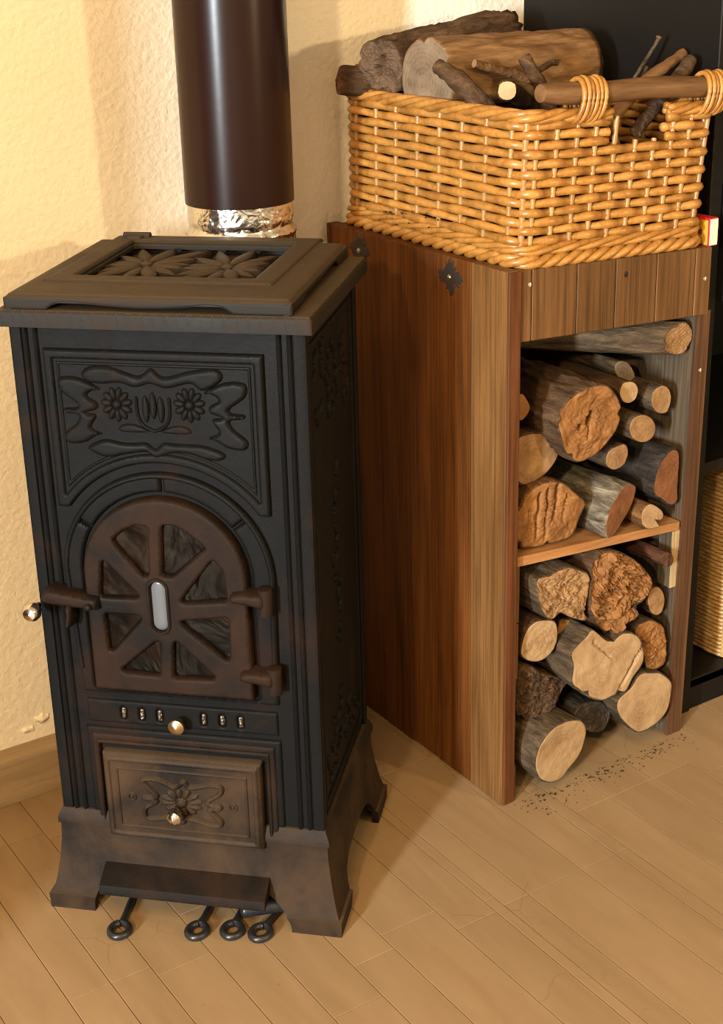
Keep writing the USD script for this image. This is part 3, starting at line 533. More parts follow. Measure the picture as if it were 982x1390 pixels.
# right hand side: grey inside, dark worn front edge
part('side_panel', hull([(lx(x), ly(y), z) for y in (-.422, -.0221) for x, z in ((-.3985, .001), (-.3755, .001), (-.3850, .722), (-.3680, .722))]), PINE_GREY, RK, smooth=False, label='grey weathered inside of the right hand panel')
part('edge_strip', hull([(lx(x), ly(y), z) for y in (-.4287, -.4215) for x, z in ((-.4015, .001), (-.3745, .001), (-.3845, .6415), (-.3660, .6415))]), PINE_DARK, RK, smooth=False, label='dark worn front edge of the right hand panel')
vx = [-.6940, -.6761, -.6040, -.5396, -.4688, -.3995, -.3700]
for a, b in zip(vx[:-1], vx[1:]):
    zb_ = lambda x: .6527 - .052 * (x + .6906)
    zt_ = lambda x: .7420 - .047 * (x + .6906)
    a_, b_ = a + .0006, b - .0006
    part('valance_board', quad([(a_, zb_(a_)), (b_, zb_(b_)), (b_, zt_(b_)), (a_, zt_(a_))], -.4290, -.4130), PINE_BROWN, RK, smooth=False)
for a, b in zip((-.412, -.31, -.21, -.115), (-.31, -.21, -.115, -.0225)):
    part('top_board', hull([(lx(x), ly(y), z - dz) for y in (a + .0005, b - .0005) for dz in (.003, .019) for x, z in ((-.6950, ztop(-.695)), (-.3600, ztop(-.360)))]), PINE_DARK, RK, smooth=False)
for a, b in ((-.695, -.597), (-.597, -.498), (-.498, -.3990)):
    part('back_board', cham_box(lx(a + .0005), lx(b - .0005), ly(-.0340), ly(-.0222), .002, .715, .001), PINE_DARK, RK, smooth=False)
part('shelf', quad([(-.6935, .3517), (-.3955, .3280), (-.3955, .3398), (-.6935, .3635)], -.4240, -.0350), PINE_SHELF, RK, smooth=False)
part('cleat', cham_box(lx(-.6948), lx(-.6835), ly(-.4235), ly(-.400), .268, .3505, .001), PINE_BROWN, RK, smooth=False)
part('cleat', cham_box(lx(-.6948), lx(-.6840), ly(-.4235), ly(-.400), .185, .2665, .001), PINE_BROWN, RK, smooth=False)
part('cleat', cham_box(lx(-.6948), lx(-.6860), ly(-.4245), ly(-.405), .003, .052, .001), PINE_EDGE, RK, smooth=False)
part('cleat', hull([(lx(x), ly(y), z) for y in (-.4195, -.395) for x, z in ((-.4060, .240), (-.3940, .240), (-.4055, .3270), (-.3925, .3270))]), PINE_GREY, RK, smooth=False, label='grey batten under the right end of the shelf')
part('cleat', hull([(lx(x), ly(y), z) for y in (-.4215, -.4197) for x, z in ((-.4060, .240), (-.3940, .240), (-.4055, .3270), (-.3925, .3270))]), PINE_PALE, RK, smooth=False, label='pale yellow front strip of the right hand batten')
for x, y, z in ((-.6799, -.4288, .7230), (-.3805, -.4288, .6860), (-.3790, -.4285, .560)):
    part('screw', xf(cat(lathe([(0, -.0012), (.0028, -.0008), (.0034, .0004), (.0034, .002)], 16), cham_box(-.0006, .0006, -.0024, .0024, -.0018, -.0006, .0002)), mat4((lx(x), ly(y), z), rotx(-math.pi / 2))), SCREW, RK)
for x, z, r in ((-.3925, .2945, .0008), (-.3950, .3320, .0009), (-.3935, .262, .0008)): part('nail', tube([(lx(x - .004), ly(-.4215) - .004, z), (lx(x + .008), ly(-.4215) - .004, z + .002)], r, 6), BRASS, RK)
part('knot', xf(puff(affinity.scale(Point(0, 0).buffer(.0034, 12), 1, 1.25), .0006, .002, .002, 0, .0008), mat4((lx(-.5230), ly(-.4290), .7130), rotx(math.pi / 2))), BARK_DARK, RK)
for n, (y, z) in enumerate(((-.1079, .7169), (-.3148, .7170))):
    rs = np.random.default_rng(20 + n); a = np.linspace(0, 2 * np.pi, 57)[:-1]
    r = .0130 + .0075 * np.abs(np.cos(2 * a)) ** 1.5 + rs.uniform(-.0042, .0042, 56)
    R_ = np.array([[0, 0, -1], [-1, 0, 0], [0, 1, 0.]])
    ro = part('rosette', xf(puff(Polygon(np.column_stack([1.25 * r * np.cos(a), 1.05 * r * np.sin(a)])).buffer(0), .0012, .002, .0025, 0, .0008), mat4((-.0002, ly(y), z), R_)), SOOT, RK, label='black ragged rosette on the side planks')
    part('stud', xf(lathe([(.0040, -.001), (.0038, .0018), (.002, .0034), (0, .0038)], 18), mat4((-.0008, ly(y), z), R_)), BRASS, ro, label='brass stud')

# ------------------------------------------------------------------ logs
def log_meshes(out, L, axis=(0, 1, 0), seed=0, bump=.0022, tilt=(0, 0), rough=.0012, fray=0., swell=0., n=96, notch=0, holes=(), taper=.22, ridge=0., rim=1, cracks=()):
    """A log lying along +y from its front face at the origin; out: outline (x, z) in 0.1 mm."""
    rs = np.random.default_rng(seed)
    P = spline(np.array(out, float) / 1e4, 12) * 1.01
    d = np.r_[0, np.cumsum(np.linalg.norm(np.diff(np.vstack([P, P[:1]]), axis=0), axis=1))]; Pc = np.vstack([P, P[:1]]); s = np.linspace(0, d[-1], n + 1)[:-1]
    S = np.column_stack([np.interp(s, d, Pc[:, 0]), np.interp(s, d, Pc[:, 1])])
    if .5 * np.sum(S[:, 0] * np.roll(S[:, 1], -1) - S[:, 1] * np.roll(S[:, 0], -1)) < 0: S = S[::-1]
    Rm = np.sqrt(np.abs(.5 * np.sum(S[:, 0] * np.roll(S[:, 1], -1) - S[:, 1] * np.roll(S[:, 0], -1))) / np.pi)
    ang = np.arctan2(S[:, 1], S[:, 0]); ax = np.array(axis, float); ax /= ax[1]
    if notch:
        S = S.copy(); R0 = np.linalg.norm(S, axis=1)
        for k in range(notch):
            a0 = rs.uniform(-3.14, 3.14); da = np.abs((ang - a0 + np.pi) % (2 * np.pi) - np.pi); S *= (1 - .12 * np.exp(-(da / .09) ** 2))[:, None]
    face = lambda X, Z: tilt[0] * X + tilt[1] * Z
    ys = np.r_[0, .0018, .006, .012, np.linspace(.022, L, max(10, int(L / .011)))]
    V = []
    for y in ys:
        k = np.clip((y) / .012, 0, 1); g = 1 + swell * math.sin(min(y / L * 3.1, 3.1)) - taper * y / L
        q = np.column_stack([np.cos(ang) * 2.2 + seed * 3.1, np.full(n, y * 24.), np.sin(ang) * 2.2])
        w = fbm(q * 1.6, 4, seed) - .5; w2 = fbm(np.column_stack([np.cos(ang) * 7, np.full(n, y * 60.), np.sin(ang) * 7]), 3, seed + 9) - .5
        rid = np.sin(ang * 9 + 3 * fbm(np.column_stack([np.full(n, y * 12.), 0 * ang, np.cos(ang)]), 2, seed)) * ridge
        sc = g * (.985 if y == 0 else 1) + k * (bump * 3.2 * w + bump * 1.4 * w2 + rid) / Rm
        X, Z = S[:, 0] * sc, S[:, 1] * sc
        V.append(np.column_stack([X + ax[0] * y, y + face(X, Z) * (1 - y / L), Z + ax[2] * y]))
    m = len(ys); V = np.vstack(V); i, j = np.meshgrid(np.arange(m - 1), np.arange(n), indexing='ij'); j2 = (j + 1) % n
    q = np.stack([i * n + j, (i + 1) * n + j, (i + 1) * n + j2, i * n + j2], -1).reshape(-1, 4)[:, ::-1]
    F = [q[:, [0, 1, 2]], q[:, [0, 2, 3]]]
    c = len(V); V = np.vstack([V, V[-n:].mean(0) + [0, .002, 0]]); b = (m - 1) * n + np.arange(n); b2 = (m - 1) * n + (np.arange(n) + 1) % n
    F.append(np.stack([b, b2, np.full(n, c)], 1)[:, ::-1])
    def out_(fc):                                                        # outward winding, one group of faces at a time
        T = V[fc]; nn = np.cross(T[:, 1] - T[:, 0], T[:, 2] - T[:, 0]); d_ = T.mean(1) - V[:-1].mean(0)
        return fc if (nn * d_).sum() > 0 else fc[:, ::-1]
    body = TM(V, np.vstack([out_(np.vstack(F[:2])), out_(F[2])]))
    # cut face: rings from the rim to the middle
    ks = np.r_[1., .965, .93, np.linspace(.89, .05, 22)]; C = []
    for k in ks:
        X, Z = S[:, 0] * .985 * k, S[:, 1] * .985 * k
        e = np.clip((1 - k) / .06, 0, 1)
        nn = fbm(np.column_stack([X * 90, np.full(n, seed * 1.7), Z * 90]), 4, seed) - .5
        y = face(X, Z) - .0012 * e - e * rough * 2 * nn
        if fray: y = y + e * fray * (noise(np.column_stack([X * 420, np.full(n, seed * 2.), Z * 420]), seed) * .6 + fbm(np.column_stack([X * 60, np.full(n, 3.), Z * 60]), 3, seed + 4) * 1.4 - 1.)
        for hx, hz, hr, hd in holes: y = y + hd * np.exp(-(((X - hx) ** 2 + (Z - hz) ** 2) / hr ** 2) ** 2)
        for x0, z0, x1, z1, wd, dp in cracks:
            ux, uz = x1 - x0, z1 - z0; tt = np.clip(((X - x0) * ux + (Z - z0) * uz) / (ux * ux + uz * uz), 0, 1)
            dd = np.hypot(X - x0 - tt * ux, Z - z0 - tt * uz) + .0018 * (fbm(np.column_stack([X * 200, Z * 200, 0 * X]), 2, seed) - .5); y = y + e * dp * np.exp(-(dd / wd) ** 2) * (1 - .6 * tt)
        C.append(np.column_stack([X, y, Z]))
    m = len(ks); C = np.vstack(C + [np.array([[0, C[-1][:, 1].mean(), 0]])]); i, j = np.meshgrid(np.arange(m - 1), np.arange(n), indexing='ij'); j2 = (j + 1) % n
    q = np.stack([i * n + j, (i + 1) * n + j, (i + 1) * n + j2, i * n + j2], -1).reshape(-1, 4)
    b = (m - 1) * n + np.arange(n); b2 = (m - 1) * n + (np.arange(n) + 1) % n
    F = np.vstack([q[:, [0, 1, 2]], q[:, [0, 2, 3]], np.stack([b, np.full(n, len(C) - 1), b2], 1)])
    f = TM(C, F)
    if f.face_normals[:, 1].mean() > 0: f.invert()
    if rim:                                                              # the ring of bark seen end on
        ring = f.faces.max(1) < n * (rim + 1); r_ = TM(C, np.array(f.faces)[ring]); r_.remove_unreferenced_vertices(); body = cat(body, r_); f = TM(C, np.array(f.faces)[~ring]); f.remove_unreferenced_vertices()
    return body, f
def circ(r, n=10, seed=1, amp=.06, ez=1.):
    rs = np.random.default_rng(seed); a = np.arange(n) * 2 * np.pi / n; q = r * 1e4 * (1 + rs.uniform(-amp, amp, n)); return np.column_stack([q * np.cos(a), ez * q * np.sin(a)])
def log(label, loc, out, L, bmat, cmat, group=None, R=None, name='log', **kw):
    b, f = log_meshes(out, L, **kw)
    t = thing(name, label, 'log' if name == 'log' else 'stick', loc, R, group)
    part('bark', b, bmat, t, smooth=True); part('cut_face', f, cmat, t, smooth=50)
    return t
LOGS = {
 'U1': (-0.5779, -0.43, 0.5258, [(-555, 180), (-452, 332), (-241, 462), (12, 500), (273, 465), (450, 300), (555, 101), (527, -102), (421, -260), (202, -422), (-57, -500), (-244, -474), (-394, -321), (-494, -65)]),
 'U2': (-0.6379, -0.395, 0.4831, [(-212, 356), (39, 332), (261, 226), (403, 31), (364, -126), (202, -272), (1, -347), (-217, -356), (-363, -187), (-403, 118), (-335, 309)]),
 'U3': (-0.6237, -0.41, 0.4057, [(-486, 263), (-327, 405), (-74, 451), (185, 391), (416, 199), (606, -1), (508, -227), (401, -420), (102, -451), (-308, -418), (-565, -325), (-606, -10)]),
 'U4': (-0.5117, -0.425, 0.3875, [(-319, -104), (-267, 50), (-157, 190), (-13, 298), (163, 328), (319, 243), (311, 126), (215, -44), (42, -195), (-131, -320), (-264, -328), (-319, -249)]),
 'U5': (-0.4290, -0.425, 0.4130, [(-230, 89), (-121, 303), (55, 432), (198, 389), (245, 236), (245, 12), (245, -202), (245, -407), (116, -432), (-82, -286), (-245, -149)]),
 'U6': (-0.4567, -0.43, 0.3664, [(-209, 1), (-187, 141), (-53, 194), (140, 74), (209, -29), (167, -93), (25, -57), (28, -107), (143, -194), (100, -191), (-60, -178), (-173, -93)]),
 'U7': (-0.4734, -0.42, 0.4941, [(249, -52), (184, -180), (11, -201), (-169, -104), (-249, 53), (-185, 179), (-14, 201), (166, 106)]),
 'U8': (-0.4310, -0.41, 0.5241, [(185, -24), (121, -199), (-33, -191), (-163, -72), (-185, 50), (-147, 158), (2, 199), (129, 128)]),
 'U9': (-0.4917, -0.41, 0.5455, [(-113, 150), (64, 139), (165, 29), (137, -104), (21, -150), (-99, -103), (-165, 24)]),
 'U10': (-0.5080, -0.41, 0.4575, [(-199, -49), (-177, 111), (-3, 166), (146, 157), (199, 28), (132, -123), (-45, -166)]),
 'U11': (-0.4536, -0.36, 0.5559, [(-98, 166), (54, 115), (186, -50), (178, -166), (-23, -128), (-150, -11), (-186, 113)]),
 'U13': (-0.6585, -0.39, 0.5541, [(-11, 175), (99, 65), (142, -54), (76, -152), (-32, -175), (-142, 25)]),
 'L1': (-0.6156, -0.43, 0.2862, [(-344, -110), (-435, 181), (-469, 405), (-217, 419), (67, 450), (361, 309), (469, 195), (465, -74), (399, -277), (436, -450), (181, -337), (-27, -202), (-183, -254)]),
 'L2': (-0.5076, -0.43, 0.2689, [(-586, -125), (-574, 290), (-528, 594), (-205, 646), (169, 433), (431, 188), (586, -56), (488, -232), (338, -343), (285, -506), (100, -554), (-18, -646), (-187, -646), (-361, -492), (-520, -294)]),
 'L3': (-0.4256, -0.415, 0.2231, [(170, -48), (131, -200), (14, -233), (-111, -129), (-170, 50), (-131, 199), (-16, 233), (109, 132)]),
 'L4': (-0.4418, -0.425, 0.1607, [(-321, 372), (-166, 430), (26, 399), (230, 234), (293, 31), (321, -138), (303, -346), (144, -430), (-55, -340), (-133, -129), (-277, 152)]),
 'L5': (-0.6411, -0.415, 0.2257, [(-311, 33), (-230, 230), (-90, 310), (82, 285), (273, 203), (323, -11), (270, -196), (127, -303), (-47, -310), (-222, -231), (-323, -112)]),
 'L6': (-0.5758, -0.4, 0.2094, [(-181, 251), (-2, 223), (180, 144), (213, -70), (104, -243), (-76, -251), (-213, -170)]),
 'L7': (-0.5383, -0.44, 0.1715, [(-686, 364), (-427, 535), (-311, 600), (1, 329), (305, 365), (561, 236), (686, -9), (683, -230), (504, -410), (357, -600), (107, -583), (-78, -586), (-328, -451), (-545, -250), (-669, -107), (-648, 152)]),
 'L8': (-0.6314, -0.41, 0.1446, [(-445, 464), (-186, 419), (-9, 274), (445, 0), (389, -112), (274, -282), (217, -367), (-138, -456), (-225, -464), (-316, -290), (-434, -199)]),
 'L9': (-0.6245, -0.445, 0.0619, [(-517, -13), (-479, 232), (-338, 388), (-137, 472), (159, 447), (403, 337), (517, 140), (480, -84), (395, -240), (188, -377), (11, -472), (-200, -425), (-410, -262)]),
 'L10': (-0.5361, -0.41, 0.0673, [(-267, 280), (-20, 277), (235, 165), (354, -10), (315, -186), (193, -280), (-31, -216), (-223, -54), (-354, 151)]),
 'L11': (-0.4587, -0.435, 0.0799, [(-542, 194), (-497, -60), (-192, -409), (6, -492), (297, -442), (486, -286), (542, -11), (520, 166), (309, 369), (143, 435), (-117, 492), (-297, 326)]),
 'L12': (-0.4284, -0.435, 0.2957, [(122, -32), (93, -105), (8, -116), (-81, -58), (-122, 32), (-93, 104), (-9, 116), (80, 59)]),
}
SPEC = {
 'U1': ('large knotty orange brown log with a hole in its face, upper compartment', .33, BARK_BROWN, CUT_ORANGE, dict(seed=1, axis=(-.02, 1, .04), bump=.0035, rough=.004, fray=.004, notch=3, ridge=.0016, holes=((.002, .004, .0062, .026), (.0035, .0115, .004, .02), (-.016, -.002, .0036, .014)), cracks=((.001, -.003, -.003, -.020, .0022, .010),))),
 'U2': ('pale pinkish tan log against the left board of the upper compartment, below the knotty log', .33, BARK_RED, CUT_TAN, dict(seed=2, bump=.0015, rim=2)),
 'U3': ('orange split log with dark cracks at the lower left of the upper compartment', .34, BARK_ORANGE, CUT_ORANGE, dict(seed=3, bump=.002, rough=.003, fray=.0035, notch=2, cracks=((-.018, .030, -.022, -.030, .0022, .012), (-.004, .034, -.006, -.034, .0020, .010), (.012, .036, .008, -.010, .0026, .013), (.028, .020, .022, -.020, .0016, .006), (-.034, .010, -.036, -.025, .0016, .006)))),
 'U4': ('whitish barked log with a slanted red brown cut, middle of the shelf', .32, BARK_PALE, CUT_RED, dict(seed=4, axis=(-.10, 1, .03), bump=.002, tilt=(.2, 0))),
 'U5': ('dark barked log with a red brown cut at the right of the upper compartment', .30, BARK_DARK, CUT_RED, dict(seed=5, axis=(-.06, 1, .0), bump=.0018, tilt=(.05, 0), taper=.15, rim=2)),
 'U6': ('small curled crescent shaped stick end on the right of the shelf', .22, BARK_ORANGE, CUT_PALE, dict(seed=6, bump=.0006, rough=.0006)),
 'U7': ('round light brown stick end just above the dark barked log', .30, BARK_GREY, CUT_TAN, dict(seed=7, bump=.001)),
 'U8': ('tan round stick end, rightmost of the row under the grey top log', .28, BARK_GREY, CUT_TAN, dict(seed=8, bump=.001)),
 'U9': ('small pale round stick end at the upper right shoulder of the knotty log', .30, BARK_BROWN, CUT_PALE, dict(seed=9, bump=.0008)),
 'U10': ('dull tan round stick end tucked under the knotty log', .30, BARK_GREY, CUT_TAN, dict(seed=10, bump=.001)),
 'U11': ('blunt grey branch stub in the shade below the long grey log', .24, BARK_GREY, CUT_GREY, dict(seed=11, bump=.001)),
 'U13': ('small brown branch end at the far left edge of the upper compartment', .30, BARK_BROWN, CUT_ORANGE, dict(seed=13, bump=.001)),
 'L1': ('short split log with a torn tan end under the left of the shelf', .30, BARK_GREY, CUT_TAN, dict(seed=21, axis=(-.02, 1, .0), bump=.0025, rough=.003, fray=.009)),
 'L2': ('rough burl like log with a torn bristly end in the middle of the lower compartment', .32, BARK_BROWN, CUT_ORANGE, dict(seed=22, axis=(-.02, 1, -.03), bump=.004, rough=.008, fray=.016, notch=2, taper=.22)),
 'L3': ('smooth brown oval stick end beside the burl like log on its right', .30, BARK_BROWN, CUT_TAN, dict(seed=23, bump=.001)),
 'L4': ('orange brown rough log end with torn rim, right of the lower compartment', .30, BARK_BROWN, CUT_ORANGE, dict(seed=24, bump=.0025, rough=.004, fray=.006)),
 'L5': ('round pale log end at the left below the torn split log', .31, BARK_BROWN, CUT_PALE, dict(seed=25, bump=.0012, rough=.002)),
 'L6': ('dim brown log end just right of the round pale one', .29, BARK_BROWN, CUT_ORANGE, dict(seed=26, bump=.001)),
 'L7': ('big cracked pale log end in the centre of the lower compartment', .33, BARK_GREY, CUT_PALE, dict(seed=27, bump=.0016, taper=.25, rough=.0012, notch=3, cracks=((.066, .005, .020, -.055, .0016, .010), (-.03, .04, .01, .0, .0012, .006)))),
 'L8': ('rough brown bark slab standing at the left above the bottom log', .31, BARK_BROWN, BARK_BROWN, dict(seed=28, bump=.004, rough=.006, fray=.008, notch=2)),
 'L9': ('large pale sawn log at the bottom left of the rack jutting out of its front', .37, BARK_GREY, CUT_PALE, dict(seed=29, axis=(-.03, 1, .002), bump=.0016, rough=.001, tilt=(.12, -.05))),
 'L10': ('black charred log end with a pale ring at the bottom middle', .32, BARK_DARK, CUT_DARK, dict(seed=30, bump=.002, rough=.004)),
 'L11': ('large pale sawn log with one flat side at the bottom right of the rack', .35, BARK_GREY, CUT_PALE, dict(seed=31, bump=.0015, rough=.001)),
 'L12': ('thin dark reddish stick poking out high on the right under the shelf', .30, BARK_RED, BARK_RED, dict(seed=32, axis=(-.02, 1, -.01), bump=.001)),
}
for k, (lab, Ln, bm, cm, kw) in SPEC.items():
    x, y, z, out = LOGS[k]
    log(lab, (x, y, z), out, Ln, bm, cm, 'firewood in the upper compartment' if k[0] == 'U' else 'firewood in the lower compartment', **kw)
def along(a, b):
    """Rotation taking local +y to the direction a -> b, local z as upright as it can be."""
    y = np.array(b, float) - np.array(a, float); L = np.linalg.norm(y); y /= L
    x = np.cross(y, [0, 0, 1.]); x /= np.linalg.norm(x); return np.column_stack([x, y, np.cross(x, y)]), L
def lie(label, a, b, out, bmat, cmat, group, name='log', **kw):
    R, L = along(a, b); return log(label, a, out, L, bmat, cmat, group, R, name, **kw)
lie('long smooth grey log lying across the top of the upper compartment', (-.4190, -.4230, .6090), (-.655, -.215, .6130), circ(.0222, 10, 4, .05), BARK_GREY, CUT_TAN, 'firewood in the upper compartment', seed=12, bump=.0008, rough=.003, fray=.003, tilt=(-.9, 0), rim=2)

# ------------------------------------------------------------------ wicker basket (origin under its middle)
BK = thing('wicker_basket', 'golden willow basket with stick handles standing on the rack full of firewood', 'basket', (-.5390, -.2310, .7372), roty(.040))
HX, HY, RC = .1500, .1880, .022
def loop(hx, hy, rc, n=720):
    pts = []
    for cx_, cy_, a0 in ((hx - rc, -hy + rc, -90), (hx - rc, hy - rc, 0), (-hx + rc, hy - rc, 90), (-hx + rc, -hy + rc, 180)):
        for a in np.linspace(a0, a0 + 90, 24): pts.append((cx_ + rc * math.cos(math.radians(a)), cy_ + rc * math.sin(math.radians(a))))
    P = np.array(pts + pts[:1]); d = np.r_[0, np.cumsum(np.linalg.norm(np.diff(P, axis=0), axis=1))]; s = np.linspace(0, d[-1], n + 1)[:-1]
    Q = np.column_stack([np.interp(s, d, P[:, 0]), np.interp(s, d, P[:, 1])]); t = np.roll(Q, -1, 0) - np.roll(Q, 1, 0); t /= np.linalg.norm(t, axis=1, keepdims=True)
    return Q, np.column_stack([t[:, 1], -t[:, 0]])
def flare(z): return 1 + .022 * z / .18
fx = [-HX + 2 * HX * (k + .5) / 10 for k in range(10)]; fy = [-HY + 2 * HY * (k + .5) / 8 for k in range(8)]
base, nor = loop(HX, HY, RC)
stakes = [(x, -HY) for x in fx] + [(HX, y) for y in fy] + [(x, HY) for x in fx[::-1]] + [(-HX, y) for y in fy[::-1]]
sidx = sorted(int(np.argmin(np.linalg.norm(base - np.array(s), axis=1))) for s in stakes)
N = len(base)
phase = np.interp(np.arange(N), np.r_[np.array(sidx[-1:]) - N, sidx, sidx[0] + N], np.arange(-1, len(sidx) + 1)) * np.pi   # pi per stake
rng = np.random.default_rng(11)
hole = (np.abs(base[:, 1] + HY) < .01) & (base[:, 0] > -.020) & (base[:, 0] < .070)
hstart, hend = np.where(hole)[0].min(), np.where(hole)[0].max()
def row(z, ph, amp=.0044, r=.0058, gap=False, sag=.0007):
    o = amp * np.cos(phase + ph); f = flare(z)
    zz = z + sag * np.sin(np.arange(N) * 2 * np.pi / N * 7 + rng.uniform(0, 6)) + .0012 * np.sin(phase + ph + np.pi / 2)
    P = np.column_stack([base * f + nor * o[:, None], zz]); rad = r * (1 + .07 * np.cos(2 * (phase + ph))) * rng.uniform(.93, 1.07)
    if gap: idx = np.r_[np.arange(hend, N), np.arange(0, hstart + 1)][::3]; return tube(P[idx], rad[idx], 7)
    return tube(P[::3], rad[::3], 7, closed=True)
NR = 13
for k in range(NR):
    z = .0300 + k * .0113
    part('weaver', row(z, np.pi * (k % 2), gap=z > .138), WICKER, BK, smooth=True)
for k, s in enumerate(sidx):
    b = base[s]; ztop_ = .172
    if abs(b[1] + HY) < .01 and -.012 < b[0] < .062: ztop_ = .142
    lean = .004 if not (abs(b[1] + HY) < .01 and b[0] > 0) else .010
    P = [np.r_[b * flare(z) + np.array([lean * (z / .18) if abs(b[1] + HY) < .01 else 0, 0]), z] for z in np.linspace(.006, ztop_, 6)]
    part('stake', tube(P, .0034, 7), WICKER_STAKE, BK, smooth=True)
for c in ((-HX, -HY), (HX, -HY), (-HX, HY), (HX, HY)):   # corner posts of paired stakes
    cc = np.array(c) - np.sign(c) * RC * .30
    P = [np.r_[cc * flare(z), z] for z in np.linspace(.006, .176, 6)]; part('stake', tube(P, .0042, 8), WICKER_STAKE, BK, smooth=True)
def rope(z, R, r, turns, strands, idx=None, out=0., slope=0., name='rim_strand', mat=WICKER):
    for k in range(strands):
        a = np.arange(N) * 2 * np.pi * turns / N + k * 2 * np.pi / strands
        P = np.column_stack([base * flare(z) + nor * (out + R * np.cos(a))[:, None], z + R * .9 * np.sin(a)])
        if idx is None: part(name, tube(P[::3], r, 7, closed=True), mat, BK, smooth=True)
        else: part(name, tube(P[idx][::3], r, 7), mat, BK, smooth=True)
rope(.0200, .0042, .0040, 11, 3, out=.003, name='waling')
rope(.0060, .0052, .0052, 19, 3, out=.004, name='foot_border')
opn = np.r_[np.arange(hend, N), np.arange(0, hstart + 1)]
rope(.1765, .0050, .0047, 10, 4, opn, out=.001)
# woven base
part('base_mat', cat([tube([(-HX + .006, y, .006), (0, y, .006 + .001 * (-1) ** k), (HX - .006, y, .006)], .0052, 6) for k, y in enumerate(np.arange(-HY + .008, HY - .004, .0105))]), WICKER, BK, smooth=True, kind='stuff', label='woven bottom of the basket')
for s in (-1, 1):
    hy = s * (HY * 1.022 + .001)
    xs = np.linspace(-.135, .152, 14)
    part('handle', tube([(x, hy + .0008 * math.sin(x * 60), .2020 + .0015 * math.sin(x * 31)) for x in xs], [.0105] + [.0132] * 12 + [.0110], 16), HANDLE, BK, smooth=50, label='round brown stick handle')
    for cx_ in (-.0640, .1430):
        for k in range(6):
            a = np.linspace(0, 2 * np.pi, 26)[:-1]; x = cx_ + (k - 2.5) * .0066
            P = np.column_stack([x + .0035 * np.sin(a + .6) - .003 * np.cos(a), hy + (.0150 + .001 * (k % 2)) * np.cos(a), .1935 + (.0245 + .0012 * math.sin(k * 2.)) * np.sin(a)])
            part('binding', tube(P, .0034, 7, closed=True), WICKER, BK, smooth=True)
st_ = np.random.default_rng(4)
part('soot_mark', cat([xf(trimesh.creation.icosphere(1, 1.0), mat4((-HX - .0075 + st_.normal(0, .0012), st_.normal(.030, .030), .0280 + st_.normal(0, .006))) @ np.diag([.0010, st_.uniform(.0008, .0030), st_.uniform(.0006, .0016), 1])) for _ in range(34)]), BARK_DARK, BK, kind='stuff', label='black soot specks on the side weave')

# firewood in the basket
G = 'firewood in the wicker basket'
lie('gnarled dark brown log at the back of the basket, its right end highest', (-.6860, -.1250, .9580), (-.4360, -.0720, .9880), [(-330, -200), (-390, 60), (-260, 290), (20, 360), (290, 300), (400, 40), (330, -260), (20, -350)], BARK_BROWN, CUT_OLD, G, seed=41, bump=.0045, rough=.005, fray=.008, notch=3, holes=((-.004, -.004, .006, .02), (.008, .012, .004, .015)), ridge=.001)
lie('thick light brown log with a smooth grey sawn end at the front of the basket', (-.6790, -.2200, .9520), (-.4020, -.1900, .9480), [(-480, -100), (-430, 230), (-200, 440), (120, 470), (380, 300), (490, 0), (400, -330), (0, -450), (-360, -380)], grained('bark_stripped', [(.3, (.10, .045, .016)), (.5, (.20, .10, .038)), (.72, (.29, .16, .07))], scale=(22, 4, 22), nscale=3., detail=7., rough=.7, bump=.6, bdist=.004, fine=(150, 20, 150), finemix=.5, spec=.25, vary=.1), CUT_GREY, G, seed=42, bump=.0022, rough=.001, taper=.05, notch=1)
lie('dark brown branch end poking over the back left rim of the basket', (-.7180, -.0780, .9400), (-.600, -.1000, .9250), circ(.0185, 9, 3, .12, 1.05), BARK_BROWN, BARK_RED, G, name='stick', seed=43, bump=.0015, rough=.004)
def stick(label, pts, r, bmat, cmat, group=G, seed=0, caps=(1, 1), twig=None):
    P = spline(np.array(pts, float), 6, False); n = len(P); o = P[0].copy(); Q = P - o
    rs = np.random.default_rng(seed); r = np.interp(np.linspace(0, 1, n), np.linspace(0, 1, len(np.atleast_1d(r))), np.atleast_1d(r)) * (1 + rs.uniform(-.07, .07, n))
    t, a, b = frames(Q)
    th = thing('stick', label, 'stick', o, None, group)
    m = tube(Q, r, 14, caps=False); V = np.array(m.vertices); V += (m.vertex_normals * ((fbm(V * 130, 3, seed) - .5) * r.mean() * .35)[:, None]); part('bark', TM(V, m.faces), bmat, th, smooth=True)
    for e, s in ((0, -1), (n - 1, 1)):
        k = np.arange(14) * 2 * np.pi / 14; rim = V[e * 14:(e + 1) * 14]; c = rim.mean(0)
        C = np.vstack([rim, c + (rim - c) * .6 + t[e] * s * r[e] * .06, c[None] + t[e] * s * r[e] * .08]); F = []
        for i in range(14):
            j = (i + 1) % 14; F += [(i, j, 14 + j), (i, 14 + j, 14 + i), (14 + i, 14 + j, 28)]
        f = TM(C, F)
        if (f.face_normals.mean(0) @ t[e]) * s < 0: f.invert()
        part('cut_end', f, cmat, th, smooth=40)
    if twig is not None: part('twig', tube(spline(np.array(twig) - o, 4, False), .0042, 9), bmat, th, smooth=True)
stick('thick dark barked stick leaning on the grey sawn log end', [(-.700, -.2690, .9700), (-.690, -.2950, .9550), (-.672, -.3250, .9250), (-.650, -.3400, .895)], [.0085, .0120, .0125, .010], BARK_BROWN, CUT_TAN, seed=1)
stick('thin orange brown stick lying across the front log', [(-.6490, -.2780, .9690), (-.615, -.2790, .9600), (-.580, -.2850, .9500), (-.535, -.2900, .9300), (-.500, -.280, .905)], [.0052, .0055, .0068, .0050, .005], BARK_ORANGE, CUT_TAN, seed=2)
